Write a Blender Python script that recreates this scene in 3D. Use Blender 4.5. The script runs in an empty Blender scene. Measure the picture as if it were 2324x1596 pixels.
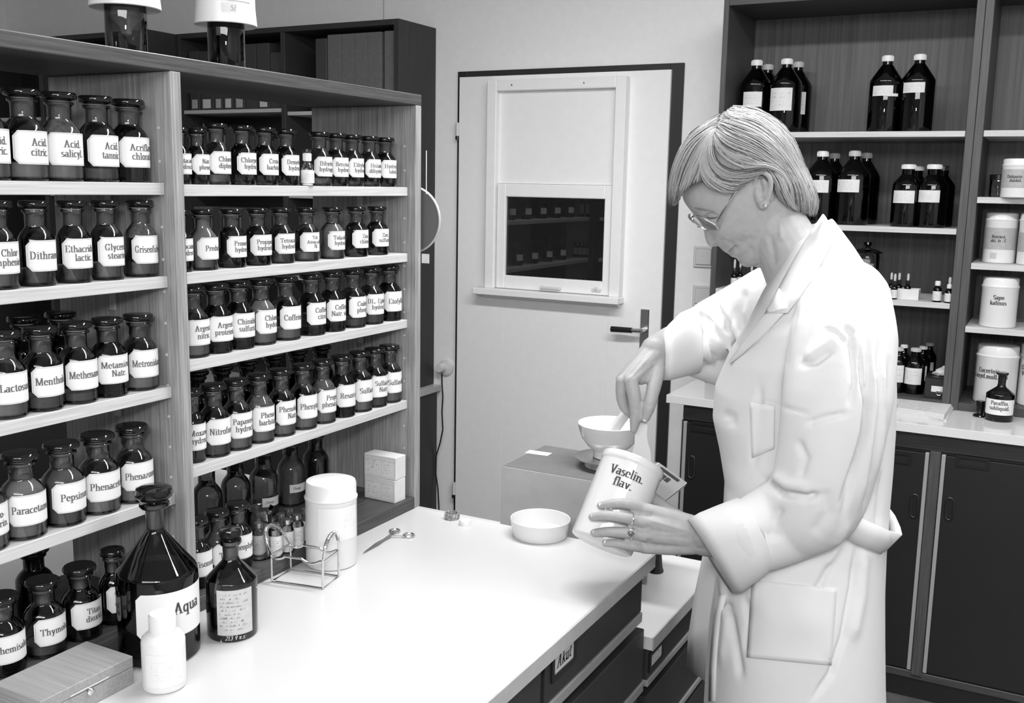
import bpy, bmesh, math, random
import numpy as np
from mathutils import Vector, Matrix
random.seed(7)
S = bpy.context.scene
COL = S.collection
PI = math.pi

# ---------------------------------------------------------------- camera
F, YAW, PIT, ROL = 2306.5, 0.487431, -0.162682, -0.019133
c_, s_ = math.cos, math.sin
fw = np.array([-s_(YAW)*c_(PIT), c_(YAW)*c_(PIT), s_(PIT)])
rt0 = np.array([c_(YAW), s_(YAW), 0.]); dn0 = np.cross(fw, rt0)
rt = c_(ROL)*rt0 + s_(ROL)*dn0; dn = -s_(ROL)*rt0 + c_(ROL)*dn0
EYE = np.array([0., 0., 1.58])
cd = bpy.data.cameras.new('camera'); cam = bpy.data.objects.new('camera', cd); COL.objects.link(cam)
cd.sensor_fit = 'HORIZONTAL'; cd.sensor_width = 36; cd.lens = F/2324*36; cd.clip_start = .02
M = Matrix([[rt[i], -dn[i], -fw[i], EYE[i]] for i in range(3)] + [[0, 0, 0, 1]])
cam.matrix_world = M
S.camera = cam

def ray(x, y): return rt*((x-1162)/F) + dn*((y-798)/F) + fw
def onX(x, y, X): r = ray(x, y); return EYE + r*(X/r[0])
def onY(x, y, Y): r = ray(x, y); return EYE + r*(Y/r[1])
def onZ(x, y, z): r = ray(x, y); return EYE + r*((z-EYE[2])/r[2])

# ---------------------------------------------------------------- world, lights, exposure
w = bpy.data.worlds.new('world'); S.world = w; w.use_nodes = True
w.node_tree.nodes['Background'].inputs[0].default_value = (.03, .03, .03, 1)
vs = S.view_settings
vs.view_transform = 'Standard'; vs.look = 'None'; vs.gamma = 1; vs.use_curve_mapping = False
vs.exposure = 0.10

def area(name, loc, sx, sy, power, rot=(0, 0, 0)):
    l = bpy.data.lights.new(name, 'AREA'); l.shape = 'RECTANGLE'; l.size = sx; l.size_y = sy; l.energy = power
    o = bpy.data.objects.new(name, l); COL.objects.link(o); o.location = loc; o.rotation_euler = rot
    return o
CEIL = 2.72
area('ceiling_tube_light_near_door', (-.40, 1.85, 2.635), 2.6, .22, 74)
area('frontal_fill_light', (.4, -1.3, 2.60), 2.8, .9, 92, (math.radians(38), 0, math.radians(14)))  # added soft fill behind the camera, standing in for bounced light
fl = area('flash_light', (.03, -.12, 1.80), .16, .11, 10)
fl.rotation_euler = (math.radians(78), 0, YAW)

# ---------------------------------------------------------------- helpers
def link(o, parent=None):
    COL.objects.link(o)
    if parent is not None:
        o.parent = parent; o.matrix_parent_inverse = Matrix.Translation(-parent.location) if parent.type == 'EMPTY' else Matrix()
    return o
def tag(o, label=None, cat=None, group=None, kind=None):
    if label: o['label'] = label
    if cat: o['category'] = cat
    if group: o['group'] = group
    if kind: o['kind'] = kind
    return o
def thing(name, label, cat, loc=(0, 0, 0), group=None):
    o = bpy.data.objects.new(name, None); COL.objects.link(o); o.location = [float(v) for v in loc]
    o.empty_display_size = .02
    return tag(o, label, cat, group)
def mesh(name, V, Fc, m=None, smooth=False):
    me = bpy.data.meshes.new(name); me.from_pydata([tuple(map(float, v)) for v in V], [], Fc); me.update()
    if m: me.materials.append(m)
    if smooth:
        me.polygons.foreach_set('use_smooth', [True]*len(me.polygons))
    return me
def ob(name, me, parent=None, loc=None):
    o = bpy.data.objects.new(name, me); COL.objects.link(o)
    if parent is not None: o.parent = parent
    if loc is not None: o.location = [float(v) for v in loc]
    return o
class MB:
    """collects shapes into one mesh"""
    def __init__(s): s.V = []; s.F = []; s.sm = []
    def add(s, V, Fc, sm=False):
        n = len(s.V); s.V += [tuple(map(float, v)) for v in V]; s.F += [tuple(i+n for i in f) for f in Fc]; s.sm += [sm]*len(Fc); return s
    def box(s, x0, x1, y0, y1, z0, z1, b=0.0012):
        x0, x1 = sorted((x0, x1)); y0, y1 = sorted((y0, y1)); z0, z1 = sorted((z0, z1))
        b = min(b, (x1-x0)*.3, (y1-y0)*.3, (z1-z0)*.3)
        if b <= 0:
            V = [(x, y, z) for x in (x0, x1) for y in (y0, y1) for z in (z0, z1)]
            return s.add(V, [(0, 1, 3, 2), (4, 6, 7, 5), (0, 4, 5, 1), (2, 3, 7, 6), (0, 2, 6, 4), (1, 5, 7, 3)])
        bm = bmesh.new(); bmesh.ops.create_cube(bm, size=1)
        for v in bm.verts:
            v.co.x = x0 if v.co.x < 0 else x1; v.co.y = y0 if v.co.y < 0 else y1; v.co.z = z0 if v.co.z < 0 else z1
        bmesh.ops.bevel(bm, geom=bm.edges[:], offset=b, segments=1, affect='EDGES')
        bm.verts.index_update()
        s.add([v.co[:] for v in bm.verts], [[v.index for v in f.verts] for f in bm.faces]); bm.free(); return s
    def lathe(s, prof, seg=32, loc=(0, 0, 0), mat=None):
        V = []; Fc = []; n = len(prof)
        for r, z in prof:
            for k in range(seg):
                a = 2*PI*k/seg; V.append((r*c_(a), r*s_(a), z))
        for i in range(n-1):
            for k in range(seg):
                k2 = (k+1) % seg; a, b = i*seg+k, i*seg+k2
                Fc.append((a, b, b+seg, a+seg))
        if prof[0][0] > 1e-6: Fc.append(tuple(range(seg-1, -1, -1)))
        if prof[-1][0] > 1e-6: Fc.append(tuple((n-1)*seg+k for k in range(seg)))
        V = np.array(V)
        if mat is not None:
            mt = np.array(mat)
            V = V @ mt[:3, :3].T + mt[:3, 3]
        return s.add(V+np.array(loc), Fc, True)
    def tube(s, pts, r, seg=8, closed=False, flat=1.0):
        pts = np.array(pts, float); n = len(pts)
        R = np.full(n, r) if np.isscalar(r) else np.array(r, float)
        T = np.gradient(pts, axis=0)
        if closed: T = np.roll(pts, -1, 0)-np.roll(pts, 1, 0)
        T /= np.linalg.norm(T, axis=1)[:, None]+1e-12
        up = np.array([0, 0, 1.]) if abs(T[0][2]) < .9 else np.array([1., 0, 0])
        N = np.cross(T[0], up); N /= np.linalg.norm(N); V = []; Fc = []
        for i in range(n):
            N = N - T[i]*np.dot(N, T[i]); N /= np.linalg.norm(N); B = np.cross(T[i], N)
            for k in range(seg):
                a = 2*PI*k/seg; V.append(pts[i]+R[i]*(c_(a)*N+flat*s_(a)*B))
        m = n if closed else n-1
        for i in range(m):
            for k in range(seg):
                k2 = (k+1) % seg; j = (i+1) % n
                Fc.append((i*seg+k, i*seg+k2, j*seg+k2, j*seg+k))
        if not closed: Fc += [tuple(range(seg-1, -1, -1)), tuple((n-1)*seg+k for k in range(seg))]
        return s.add(V, Fc, True)
    def build(s, name, m, parent=None, loc=None):
        me = bpy.data.meshes.new(name); me.from_pydata(s.V, [], s.F); me.update()
        me.polygons.foreach_set('use_smooth', s.sm)
        if m: me.materials.append(m)
        me2 = me
        bm = bmesh.new(); bm.from_mesh(me); bmesh.ops.recalc_face_normals(bm, faces=bm.faces); bm.to_mesh(me2); bm.free()
        if any(s.sm):
            try: me2.set_sharp_from_angle(angle=math.radians(38))
            except Exception: pass
        return ob(name, me2, parent, loc)
def boxo(name, m, parent, x0, x1, y0, y1, z0, z1, b=.0012):
    """box object; the mesh is made relative to its parent's base"""
    L = parent.location if parent is not None else Vector((0, 0, 0))
    if parent is not None and parent.parent is not None: L = L + parent.parent.location
    return MB().box(x0-L[0], x1-L[0], y0-L[1], y1-L[1], z0-L[2], z1-L[2], b).build(name, m, parent)

# ---------------------------------------------------------------- materials (the photograph is black and white)
def nodes(name):
    m = bpy.data.materials.new(name); m.use_nodes = True; nt = m.node_tree
    return m, nt, nt.nodes['Principled BSDF']
def g(v): return (v, v, v, 1)
def plain(name, v, rough=.5, metal=0., spec=.5, noise=0., nscale=30, bump=0., bscale=200, coat=0., sss=0.):
    m, nt, b = nodes(name)
    b.inputs['Base Color'].default_value = g(v); b.inputs['Roughness'].default_value = rough
    b.inputs['Metallic'].default_value = metal; b.inputs['Specular IOR Level'].default_value = spec
    b.inputs['Coat Weight'].default_value = coat
    if noise or bump:
        tc = nt.nodes.new('ShaderNodeTexCoord')
    if noise:
        n = nt.nodes.new('ShaderNodeTexNoise'); n.inputs['Scale'].default_value = nscale; n.inputs['Detail'].default_value = 5
        r = nt.nodes.new('ShaderNodeValToRGB'); r.color_ramp.elements[0].position = .3; r.color_ramp.elements[1].position = .7
        r.color_ramp.elements[0].color = g(v*(1-noise)); r.color_ramp.elements[1].color = g(min(1, v*(1+noise)))
        nt.links.new(tc.outputs['Object'], n.inputs['Vector']); nt.links.new(n.outputs['Fac'], r.inputs['Fac'])
        nt.links.new(r.outputs['Color'], b.inputs['Base Color'])
    if bump:
        n2 = nt.nodes.new('ShaderNodeTexNoise'); n2.inputs['Scale'].default_value = bscale; n2.inputs['Detail'].default_value = 4
        bp = nt.nodes.new('ShaderNodeBump'); bp.inputs['Strength'].default_value = bump; bp.inputs['Distance'].default_value = .002
        nt.links.new(tc.outputs['Object'], n2.inputs['Vector']); nt.links.new(n2.outputs['Fac'], bp.inputs['Height'])
        nt.links.new(bp.outputs['Normal'], b.inputs['Normal'])
    return m
def wood(name, lo, hi, scale, rough=.45, bands=0.):
    """veneer: fine grain stretched along the axis with the small scale"""
    m, nt, b = nodes(name); b.inputs['Roughness'].default_value = rough; b.inputs['Specular IOR Level'].default_value = .35
    tc = nt.nodes.new('ShaderNodeTexCoord'); mp = nt.nodes.new('ShaderNodeMapping'); mp.inputs['Scale'].default_value = scale
    n = nt.nodes.new('ShaderNodeTexNoise'); n.inputs['Scale'].default_value = 1; n.inputs['Detail'].default_value = 6; n.inputs['Roughness'].default_value = .65
    r = nt.nodes.new('ShaderNodeValToRGB'); r.color_ramp.elements[0].position = .32; r.color_ramp.elements[1].position = .68
    r.color_ramp.elements[0].color = g(lo); r.color_ramp.elements[1].color = g(hi)
    nt.links.new(tc.outputs['Object'], mp.inputs['Vector']); nt.links.new(mp.outputs['Vector'], n.inputs['Vector'])
    nt.links.new(n.outputs['Fac'], r.inputs['Fac']); nt.links.new(r.outputs['Color'], b.inputs['Base Color'])
    bp = nt.nodes.new('ShaderNodeBump'); bp.inputs['Strength'].default_value = .15; bp.inputs['Distance'].default_value = .001
    nt.links.new(n.outputs['Fac'], bp.inputs['Height']); nt.links.new(bp.outputs['Normal'], b.inputs['Normal'])
    return m
def glass(name, tint, rough=.015, ior=1.5):
    m = bpy.data.materials.new(name); m.use_nodes = True; nt = m.node_tree; nt.nodes.clear()
    o = nt.nodes.new('ShaderNodeOutputMaterial'); mx = nt.nodes.new('ShaderNodeMixShader')
    t = nt.nodes.new('ShaderNodeBsdfTransparent'); t.inputs[0].default_value = g(tint)
    gl = nt.nodes.new('ShaderNodeBsdfGlossy'); gl.inputs['Roughness'].default_value = rough; gl.inputs[0].default_value = g(1)
    fr = nt.nodes.new('ShaderNodeFresnel'); fr.inputs['IOR'].default_value = ior
    nt.links.new(fr.outputs[0], mx.inputs[0]); nt.links.new(t.outputs[0], mx.inputs[1]); nt.links.new(gl.outputs[0], mx.inputs[2])
    nt.links.new(mx.outputs[0], o.inputs[0]); return m
WX = (7, 260, 260); WY = (260, 7, 260); WZ = (260, 260, 7)
m_wall = plain('wall_paint', .86, .7, noise=.02, bump=.25, bscale=260)
m_ceil = plain('ceiling_paint', .8, .8)
m_floor = plain('linoleum', .09, .4, noise=.2, nscale=14)
m_doorw = plain('door_paint', .88, .45, noise=.015, bump=.04, bscale=60)
m_dark = plain('dark_lacquer', .022, .45)
m_wy = wood('shelf_veneer_y', .036, .085, WY)
m_wz = wood('shelf_veneer_z', .05, .11, WZ)
m_wzl = wood('side_panel_veneer_lit', .16, .36, WZ)  # lighter copy of the shelf veneer: light on camera-facing sides put into the colour
m_edge = wood('light_shelf_edge', .40, .55, WY, .5)
m_edgex = wood('light_shelf_edge_x', .42, .55, WX, .5)
m_cabz = wood('cabinet_veneer', .045, .085, WZ)
m_cabx = wood('cabinet_veneer_x', .035, .07, WX)
m_back = wood('cabinet_back_veneer', .05, .115, (95, 95, 1.6))
m_bcz = wood('bookcase_veneer', .028, .045, WZ, .55)
m_bcx = wood('bookcase_veneer_x', .028, .045, WX, .55)
m_white = plain('white_laminate', .53, .25, noise=.015, nscale=6)
m_wedge = plain('laminate_edge', .40, .4, noise=.05, nscale=50)
m_drawer = plain('drawer_front', .028, .38, noise=.1, nscale=8)
m_alu = plain('aluminium_strip', .42, .38, .4)
m_cup = plain('cupboard_door', .010, .42, noise=.12, nscale=5)
m_chrome = plain('chrome', .75, .16, 1.)
m_steel = plain('steel', .55, .3, 1.)
m_black = plain('black_plastic', .012, .3)
m_label = plain('label_paper', .68, .5, spec=.25)
m_paper = plain('note_paper', .60, .7, noise=.04, nscale=60)
m_note = plain('grey_note_paper', .46, .8, noise=.06, nscale=120)
m_ink = plain('black_ink', .035, .6)
m_inkg = plain('grey_ink', .085, .6)
m_pen = plain('pencil_ink', .36, .7)
m_powder = plain('powder', .80, .9, noise=.06, nscale=150)
m_powdg = plain('grey_powder', .45, .9, noise=.12, nscale=150)
m_dust = plain('dusty_powder', .55, .9, noise=.35, nscale=220)
m_dkfill = plain('dark_contents', .02, .6)
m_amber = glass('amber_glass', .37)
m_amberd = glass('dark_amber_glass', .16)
m_clear = glass('clear_glass', .93, .01, 1.35)
m_pane = glass('window_glass', .75, .0, 1.5)
m_lens = glass('lens_glass', .96, .0, 1.3)
m_stop = plain('amber_stopper', .006, .06, spec=.45)
m_plug = plain('frosted_plug', .5, .8)
m_porc = plain('porcelain', .66, .12, coat=.3)
m_plas = plain('white_plastic', .66, .32)
m_plasg = plain('grey_plastic', .42, .5)
m_cream = plain('cream_plastic', .66, .4)
m_skin = plain('skin', .34, .5, spec=.35, noise=.05, nscale=90, bump=.12, bscale=420)
m_coat = plain('white_cotton', .64, .85, spec=.15)
def cloth_creases(m):
    nt = m.node_tree; b = nt.nodes['Principled BSDF']; tc = nt.nodes.new('ShaderNodeTexCoord'); mp = nt.nodes.new('ShaderNodeMapping'); mp.inputs['Scale'].default_value = (1, 1, .55)
    n1 = nt.nodes.new('ShaderNodeTexNoise'); n1.noise_type = 'RIDGED_MULTIFRACTAL'; n1.inputs['Scale'].default_value = 6; n1.inputs['Detail'].default_value = 2.5; n1.inputs['Distortion'].default_value = .6
    n2 = nt.nodes.new('ShaderNodeTexNoise'); n2.inputs['Scale'].default_value = 700
    b1 = nt.nodes.new('ShaderNodeBump'); b1.inputs['Strength'].default_value = .5; b1.inputs['Distance'].default_value = .006
    b2 = nt.nodes.new('ShaderNodeBump'); b2.inputs['Strength'].default_value = .12; b2.inputs['Distance'].default_value = .001
    L = nt.links.new; L(tc.outputs['Object'], mp.inputs['Vector']); L(mp.outputs['Vector'], n1.inputs['Vector']); L(tc.outputs['Object'], n2.inputs['Vector'])
    L(n1.outputs['Fac'], b1.inputs['Height']); L(n2.outputs['Fac'], b2.inputs['Height']); L(b1.outputs['Normal'], b2.inputs['Normal']); L(b2.outputs['Normal'], b.inputs['Normal'])
cloth_creases(m_coat)
m_card = plain('cardboard', .44, .8, noise=.06, nscale=25)
m_cardd = plain('grey_card', .20, .7)
m_foil = plain('foil', .35, .35, .8, noise=.6, nscale=250, bump=.8, bscale=600)
m_hair = wood('blond_hair_shaded', .10, .22, (60, 60, 60), .45)  # base shell tone, darkened so gaps between strands look shaded
m_boxw = wood('light_wood_box', .24, .32, WX, .55)

# ---------------------------------------------------------------- high-contrast roman lettering drawn with a broad pen
def A(cx, cy, rx, ry, a0, a1, n=9):
    return [(cx+rx*c_(math.radians(a0+(a1-a0)*i/n)), cy+ry*s_(math.radians(a0+(a1-a0)*i/n))) for i in range(n+1)]
def sf(x, y, h=9): return [(x-h, y), (x+h, y)]
def st(x, y0, y1, s0=1, s1=1):
    r = [[(x, y0), (x, y1)]]
    if s0: r.append(sf(x, y0))
    if s1: r.append([(x-10, y1), (x, y1)])
    return r
GL = {
 'a': (42, [A(17, 14, 13, 14, 0, 360, 12), [(31, 36), (31, 5), (38, 0)], A(20, 36, 11, 12, 0, 150)]),
 'b': (48, st(12, 0, 74, 0)+[A(25, 24, 15, 24, -170, 170, 14)]), 'c': (40, [A(22, 24, 15, 24, 50, 310, 14)]),
 'd': (48, [A(21, 24, 15, 24, 0, 360, 14)]+st(36, 0, 74)), 'e': (41, [A(21, 24, 15, 24, 5, 315, 14), [(7, 27), (36, 27)]]),
 'f': (30, st(13, 0, 60, 1, 0)+[A(22, 60, 9, 13, 20, 180), [(3, 47), (26, 47)]]),
 'g': (44, [A(20, 30, 12, 17, 0, 360, 14), A(20, -8, 15, 11, 0, 360, 12), [(12, 14), (10, 4), (28, 2)], [(30, 45), (40, 49)]]),
 'h': (50, st(12, 0, 74)+[A(25, 32, 13, 16, 0, 180)]+st(38, 0, 32, 1, 0)), 'i': (25, st(13, 0, 47)+[[(10, 62), (16, 62), (16, 66), (10, 66)]]),
 'k': (48, st(12, 0, 74)+[[(14, 22), (38, 47)], [(22, 28), (40, 0)], sf(40, 0, 7)]), 'l': (25, st(13, 0, 74)),
 'm': (74, st(12, 0, 47)+[A(24, 32, 12, 15, 0, 180)]+st(36, 0, 32, 1, 0)+[A(48, 32, 12, 15, 0, 180)]+st(60, 0, 32, 1, 0)),
 'n': (50, st(12, 0, 47)+[A(25, 32, 13, 15, 0, 180)]+st(38, 0, 32, 1, 0)), 'o': (44, [A(22, 24, 15, 24, 0, 360, 16)]),
 'p': (48, st(12, -24, 47)+[A(25, 24, 15, 24, -170, 170, 14)]), 'q': (48, [A(21, 24, 15, 24, 0, 360, 14)]+st(36, -24, 47, 1, 0)),
 'r': (36, st(12, 0, 47)+[A(24, 34, 11, 13, 30, 180), [(31, 38), (34, 42)]]),
 's': (36, [A(18, 36, 10, 11, 40, 240)+[(18, 24)]+A(18, 12, 11, 12, 70, -140)]),
 't': (31, [[(14, 62), (14, 8)], A(22, 9, 8, 9, 180, 320), [(4, 47), (26, 47)]]),
 'u': (50, [[(12, 47), (12, 15)], [(3, 47), (12, 47)], A(23, 15, 11, 15, 180, 330), [(29, 47), (38, 47)], [(38, 47), (38, 0)], [(38, 0), (46, 0)]]),
 'v': (46, [[(9, 47), (23, 0)], [(23, 0), (34, 44)], sf(9, 47), sf(36, 47, 7)]),
 'x': (46, [[(10, 47), (36, 0)], [(36, 47), (10, 0)], sf(10, 47, 7), sf(36, 0, 7), sf(36, 47, 7), sf(10, 0, 7)]),
 'y': (46, [[(9, 47), (24, 2)], [(36, 45), (20, -16), (10, -22)], sf(9, 47), sf(36, 47, 7)]),
 'z': (40, [[(7, 47), (33, 47)], [(31, 47), (9, 0)], [(7, 0), (34, 0)]]),
 'A': (66, [[(12, 0), (32, 72)], [(32, 72), (52, 0)], [(19, 25), (45, 25)], sf(12, 0, 8), sf(52, 0)]),
 'B': (60, st(16, 0, 72)+[[(16, 72), (30, 72)]+A(30, 55, 16, 17, 90, -90)+[(16, 38)], A(32, 19, 18, 19, 90, -90), [(16, 0), (32, 0)]]),
 'C': (60, [A(33, 36, 23, 36, 45, 315, 16), [(50, 52), (50, 70)]]),
 'D': (66, st(16, 0, 72)+[[(16, 72), (30, 72)]+A(30, 36, 24, 36, 90, -90, 14)+[(16, 0)]]),
 'E': (58, st(16, 0, 72)+[[(16, 72), (48, 72)], [(48, 72), (48, 58)], [(16, 37), (36, 37)], [(16, 0), (50, 0)], [(50, 0), (50, 16)]]),
 'F': (54, st(16, 0, 72)+[[(16, 72), (48, 72)], [(48, 72), (48, 58)], [(16, 37), (36, 37)]]),
 'G': (64, [A(33, 36, 23, 36, 45, 300, 16), [(50, 52), (50, 70)], [(48, 4), (48, 28)], sf(48, 28)]),
 'H': (70, st(16, 0, 72)+st(54, 0, 72)+[[(16, 37), (54, 37)], sf(54, 72), sf(16, 72)]),
 'K': (66, st(16, 0, 72)+[[(18, 32), (50, 72)], [(27, 42), (54, 0)], sf(54, 0), sf(50, 72, 7)]),
 'L': (56, st(16, 0, 72)+[[(16, 0), (48, 0)], [(48, 0), (48, 18)], sf(16, 72)]),
 'M': (82, [[(13, 0), (13, 72)], sf(13, 0, 8), [(16, 72), (40, 2)], [(40, 2), (66, 72)], sf(12, 72, 8)]+st(67, 0, 72)),
 'N': (68, [[(15, 0), (15, 72)], sf(15, 0, 8), [(17, 72), (53, 0)], [(53, 0), (53, 72)], sf(53, 72, 8), sf(13, 72, 8)]),
 'P': (56, st(16, 0, 72)+[[(16, 72), (30, 72)]+A(30, 53, 17, 19, 90, -90, 10)+[(16, 34)]]),
 'R': (62, st(16, 0, 72)+[[(16, 72), (30, 72)]+A(30, 54, 16, 18, 90, -90, 10)+[(16, 36)], [(32, 36), (50, 0)], sf(52, 0, 6)]),
 'S': (50, [A(25, 53, 15, 18, 40, 230)+[(25, 36)]+A(25, 18, 17, 18, 70, -140), [(40, 60), (40, 72)]]),
 'T': (60, st(30, 0, 72, 1, 0)+[[(6, 72), (54, 72)], [(6, 72), (6, 56)], [(54, 72), (54, 56)]]),
 'V': (64, [[(12, 72), (33, 0)], [(33, 0), (50, 70)], sf(12, 72), sf(52, 72, 8)]),
 'Z': (56, [[(10, 72), (46, 72)], [(45, 72), (10, 0)], [(8, 0), (48, 0)], [(48, 0), (48, 16)], [(10, 72), (10, 58)]]),
 '1': (36, st(18, 0, 70)), '2': (42, [A(21, 50, 14, 20, 160, -30)+[(7, 0)], [(7, 0), (36, 0)]]),
 '3': (42, [A(20, 53, 13, 17, 150, -90), A(20, 18, 15, 18, 90, -150)]), '5': (42, [[(12, 70), (34, 70)], [(12, 70), (10, 40)], A(20, 22, 15, 22, 120, -140)]),
 '0': (44, [A(22, 35, 15, 35, 0, 360, 16)]), '9': (42, [A(20, 50, 13, 20, 0, 360, 12), [(33, 50), (28, 0)]]),
 '.': (22, [[(7, 2), (13, 2), (13, 7), (7, 7)]]), '-': (32, [[(6, 24), (26, 24)]]), '%': (56, [A(14, 55, 8, 15, 0, 360), A(42, 15, 8, 15, 0, 360), [(10, 0), (46, 70)]]),
 ' ': (26, []), '/': (30, [[(4, 0), (26, 72)]]), ':': (20, [[(8, 4), (13, 4)], [(8, 40), (13, 40)]]),
}
def text_polys(txt, size, wt=12, th=3.4, slant=0.):
    """list of hexagons in the plane, the line's width; size = cap height"""
    k = size/72.; x = 0; out = []
    hw, hh = wt/2, th/2
    for ch in txt:
        wd, strokes = GL.get(ch, (30, []))
        for sline in strokes:
            for (ax, ay), (bx, by) in zip(sline[:-1], sline[1:]):
                if bx < ax: ax, ay, bx, by = bx, by, ax, ay
                if by >= ay: hx = [(ax-hw, ay-hh), (ax+hw, ay-hh), (bx+hw, by-hh), (bx+hw, by+hh), (bx-hw, by+hh), (ax-hw, ay+hh)]
                else: hx = [(ax-hw, ay+hh), (ax-hw, ay-hh), (bx-hw, by-hh), (bx+hw, by-hh), (bx+hw, by+hh), (ax+hw, ay+hh)]
                out.append([((x+px+slant*py)*k, py*k) for px, py in hx])
        x += wd
    return out, x*k
def layout(lines, size, maxw, lead=1.35, align='c', **kw):
    P = []; n = len(lines); W = []
    L = [text_polys(t, size, **kw) for t in lines]
    wmax = max([l[1] for l in L]+[1e-6]); f = min(1., maxw/wmax)
    for i, (pl, wd) in enumerate(L):
        y = ((n-1)/2.-i)*size*lead - size*.42
        off = -wd*f/2 if align == 'c' else (maxw/2-wd*f if align == 'r' else -maxw/2)
        for h in pl: P.append([(px*f+off, py+y) for px, py in h])
    return P
def wrap_polys(P, R, zc, ang=0.):
    """wrap plane polygons round a cylinder (front at angle ang)"""
    V = []; Fc = []
    for h in P:
        n = len(V)
        for px, py in h:
            a = ang+px/R; V.append((R*c_(a), R*s_(a), zc+py))
        Fc.append(tuple(range(n, n+len(h))))
    return V, Fc
def plane_polys(P, o, ux, uy):
    o, ux, uy = map(np.array, (o, ux, uy)); V = []; Fc = []
    for h in P:
        n = len(V); V += [o+ux*px+uy*py for px, py in h]; Fc.append(tuple(range(n, n+len(h))))
    return V, Fc
def scribble(w, h, lines, seed, amp=.4, gap=.25):
    """lines of illegible handwriting or small print as thin strokes"""
    rn = random.Random(seed); P = []; lh = h/lines
    for i in range(lines):
        y = h/2-lh*(i+.5); x = -w/2; end = w/2*rn.uniform(.3, .98)
        while x < end:
            if rn.random() < gap: x += lh*.5; continue
            y2 = y+rn.uniform(-amp, amp)*lh*.7; dx = lh*rn.uniform(.12, .3); t = lh*.07
            P.append([(x, y-amp*lh*.3), (x+t*1.6, y-amp*lh*.3), (x+dx+t, y2), (x+dx, y2+t)]); x += dx
    return P
# ================================================================ the setting
def structure(name, m, *b, parent=None):
    o = MB().box(*b, 0).build(name, m, parent)
    if parent is None: tag(o, kind='structure')
    return o
WY0 = 3.8
structure('floor', m_floor, -5.3, 2.3, -2.8, 6.3, -.06, 0)
structure('ceiling', m_ceil, -5.3, 2.3, -2.8, 6.3, CEIL, CEIL+.06)
structure('wall_left', m_wall, -5.3, -5.2, -2.7, 6.2, 0, CEIL)
structure('wall_right', m_wall, 2.2, 2.3, -2.7, 6.2, 0, CEIL)
structure('wall_front', m_wall, -5.3, 2.3, -2.8, -2.7, 0, CEIL)
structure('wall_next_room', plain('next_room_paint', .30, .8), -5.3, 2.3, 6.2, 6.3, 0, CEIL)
wb = MB().box(-5.2, -2.255, WY0, 3.92, 0, CEIL, 0).box(-1.335, 2.2, WY0, 3.92, 0, CEIL, 0).box(-2.255, -1.335, WY0, 3.92, 2.02, CEIL, 0).build('wall_back', m_wall)
tag(wb, kind='structure')
MB().box(-2.682, -2.676, WY0-.0015, WY0+.01, 2.05, CEIL-.01, 0).build('panel_joint', plain('joint_paint', .55, .8), wb)

# ---- door with a hatch
door = thing('door_1', 'white interior door with a small serving hatch, dark steel frame', 'door', (-1.8, 3.8, 0)); tag(door, kind='structure')
DL, DR = -2.274, -1.342
fr = MB()
fr.box(-2.292, -2.245, 3.788, 3.93, 0, 2.046).box(-1.352, -1.298, 3.788, 3.93, 0, 2.046).box(-2.2445, -1.3525, 3.788, 3.93, 2.01, 2.046)
L0 = Vector(door.location)
def local(mb, o=None):
    o = L0 if o is None else Vector(o); mb.V = [(v[0]-o[0], v[1]-o[1], v[2]-o[2]) for v in mb.V]; return mb
local(fr).build('door_frame', m_dark, door)
HX0, HX1, HZ0, HZ1 = -2.045, -1.565, 1.17, 1.56      # opening cut in the leaf
lf = MB().box(DL, HX0, 3.772, 3.787, .008, 2.021).box(HX1, DR, 3.772, 3.787, .008, 2.021).box(HX0, HX1, 3.772, 3.787, .008, HZ0, 0).box(HX0, HX1, 3.772, 3.787, HZ1, 2.021, 0)
local(lf).build('door_leaf', m_doorw, door)
hf = MB().box(-2.116, -2.072, 3.728, 3.772, 1.148, 2.0, .003).box(-1.549, -1.505, 3.728, 3.772, 1.148, 2.0, .003).box(-2.072, -1.549, 3.728, 3.772, 1.956, 2.0, .003)
hfo = local(hf).build('hatch_frame', m_doorw, door)
for sx in (-2.0, -1.68):
    local(MB().lathe([(.004, 0), (.004, .002), (.0, .003)], 8, mat=np.array([[1, 0, 0, sx], [0, 0, -1, 3.728], [0, 1, 0, 1.978], [0, 0, 0, 1.]]))).build('screw', m_steel, hfo)
local(MB().box(-2.072, -1.549, 3.756, 3.772, 1.585, 1.956, .001)).build('hatch_panel', m_doorw, door)
sa = MB().box(-2.068, -2.028, 3.742, 3.766, 1.15, 1.584, .003).box(-1.584, -1.552, 3.742, 3.766, 1.15, 1.584, .003).box(-2.028, -1.584, 3.742, 3.766, 1.15, 1.205, .003).box(-2.028, -1.584, 3.742, 3.766, 1.531, 1.584, .003)
sash = local(sa).build('hatch_sash', m_doorw, door)
local(MB().box(-2.028, -1.584, 3.757, 3.760, 1.205, 1.531, 0)).build('pane', m_pane, sash)
pl = MB().tube([(-1.853, 3.742, 1.166), (-1.85, 3.728, 1.166), (-1.767, 3.728, 1.166), (-1.764, 3.742, 1.166)], .006, 8)
local(pl).build('pull_handle', m_plas, sash)
local(MB().box(-1.625, -1.585, 3.736, 3.742, 1.163, 1.176).box(-1.61, -1.6, 3.73, 3.742, 1.17, 1.182)).build('latch', m_cream, sash)
local(MB().box(-2.158, -1.498, 3.70, 3.772, 1.121, 1.148, .003).box(-2.128, -1.512, 3.745, 3.772, 1.108, 1.121, .002)).build('hatch_sill', m_doorw, door)
for hz in (1.815, .235):
    local(MB().tube([(-2.284, 3.778, hz-.035), (-2.284, 3.778, hz+.02)], .009, 10)).build('hinge', m_cream, door)
    local(MB().tube([(-2.284, 3.778, hz-.05), (-2.284, 3.778, hz-.0355)], .010, 10)).build('hinge_pin', m_black, door)
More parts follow.
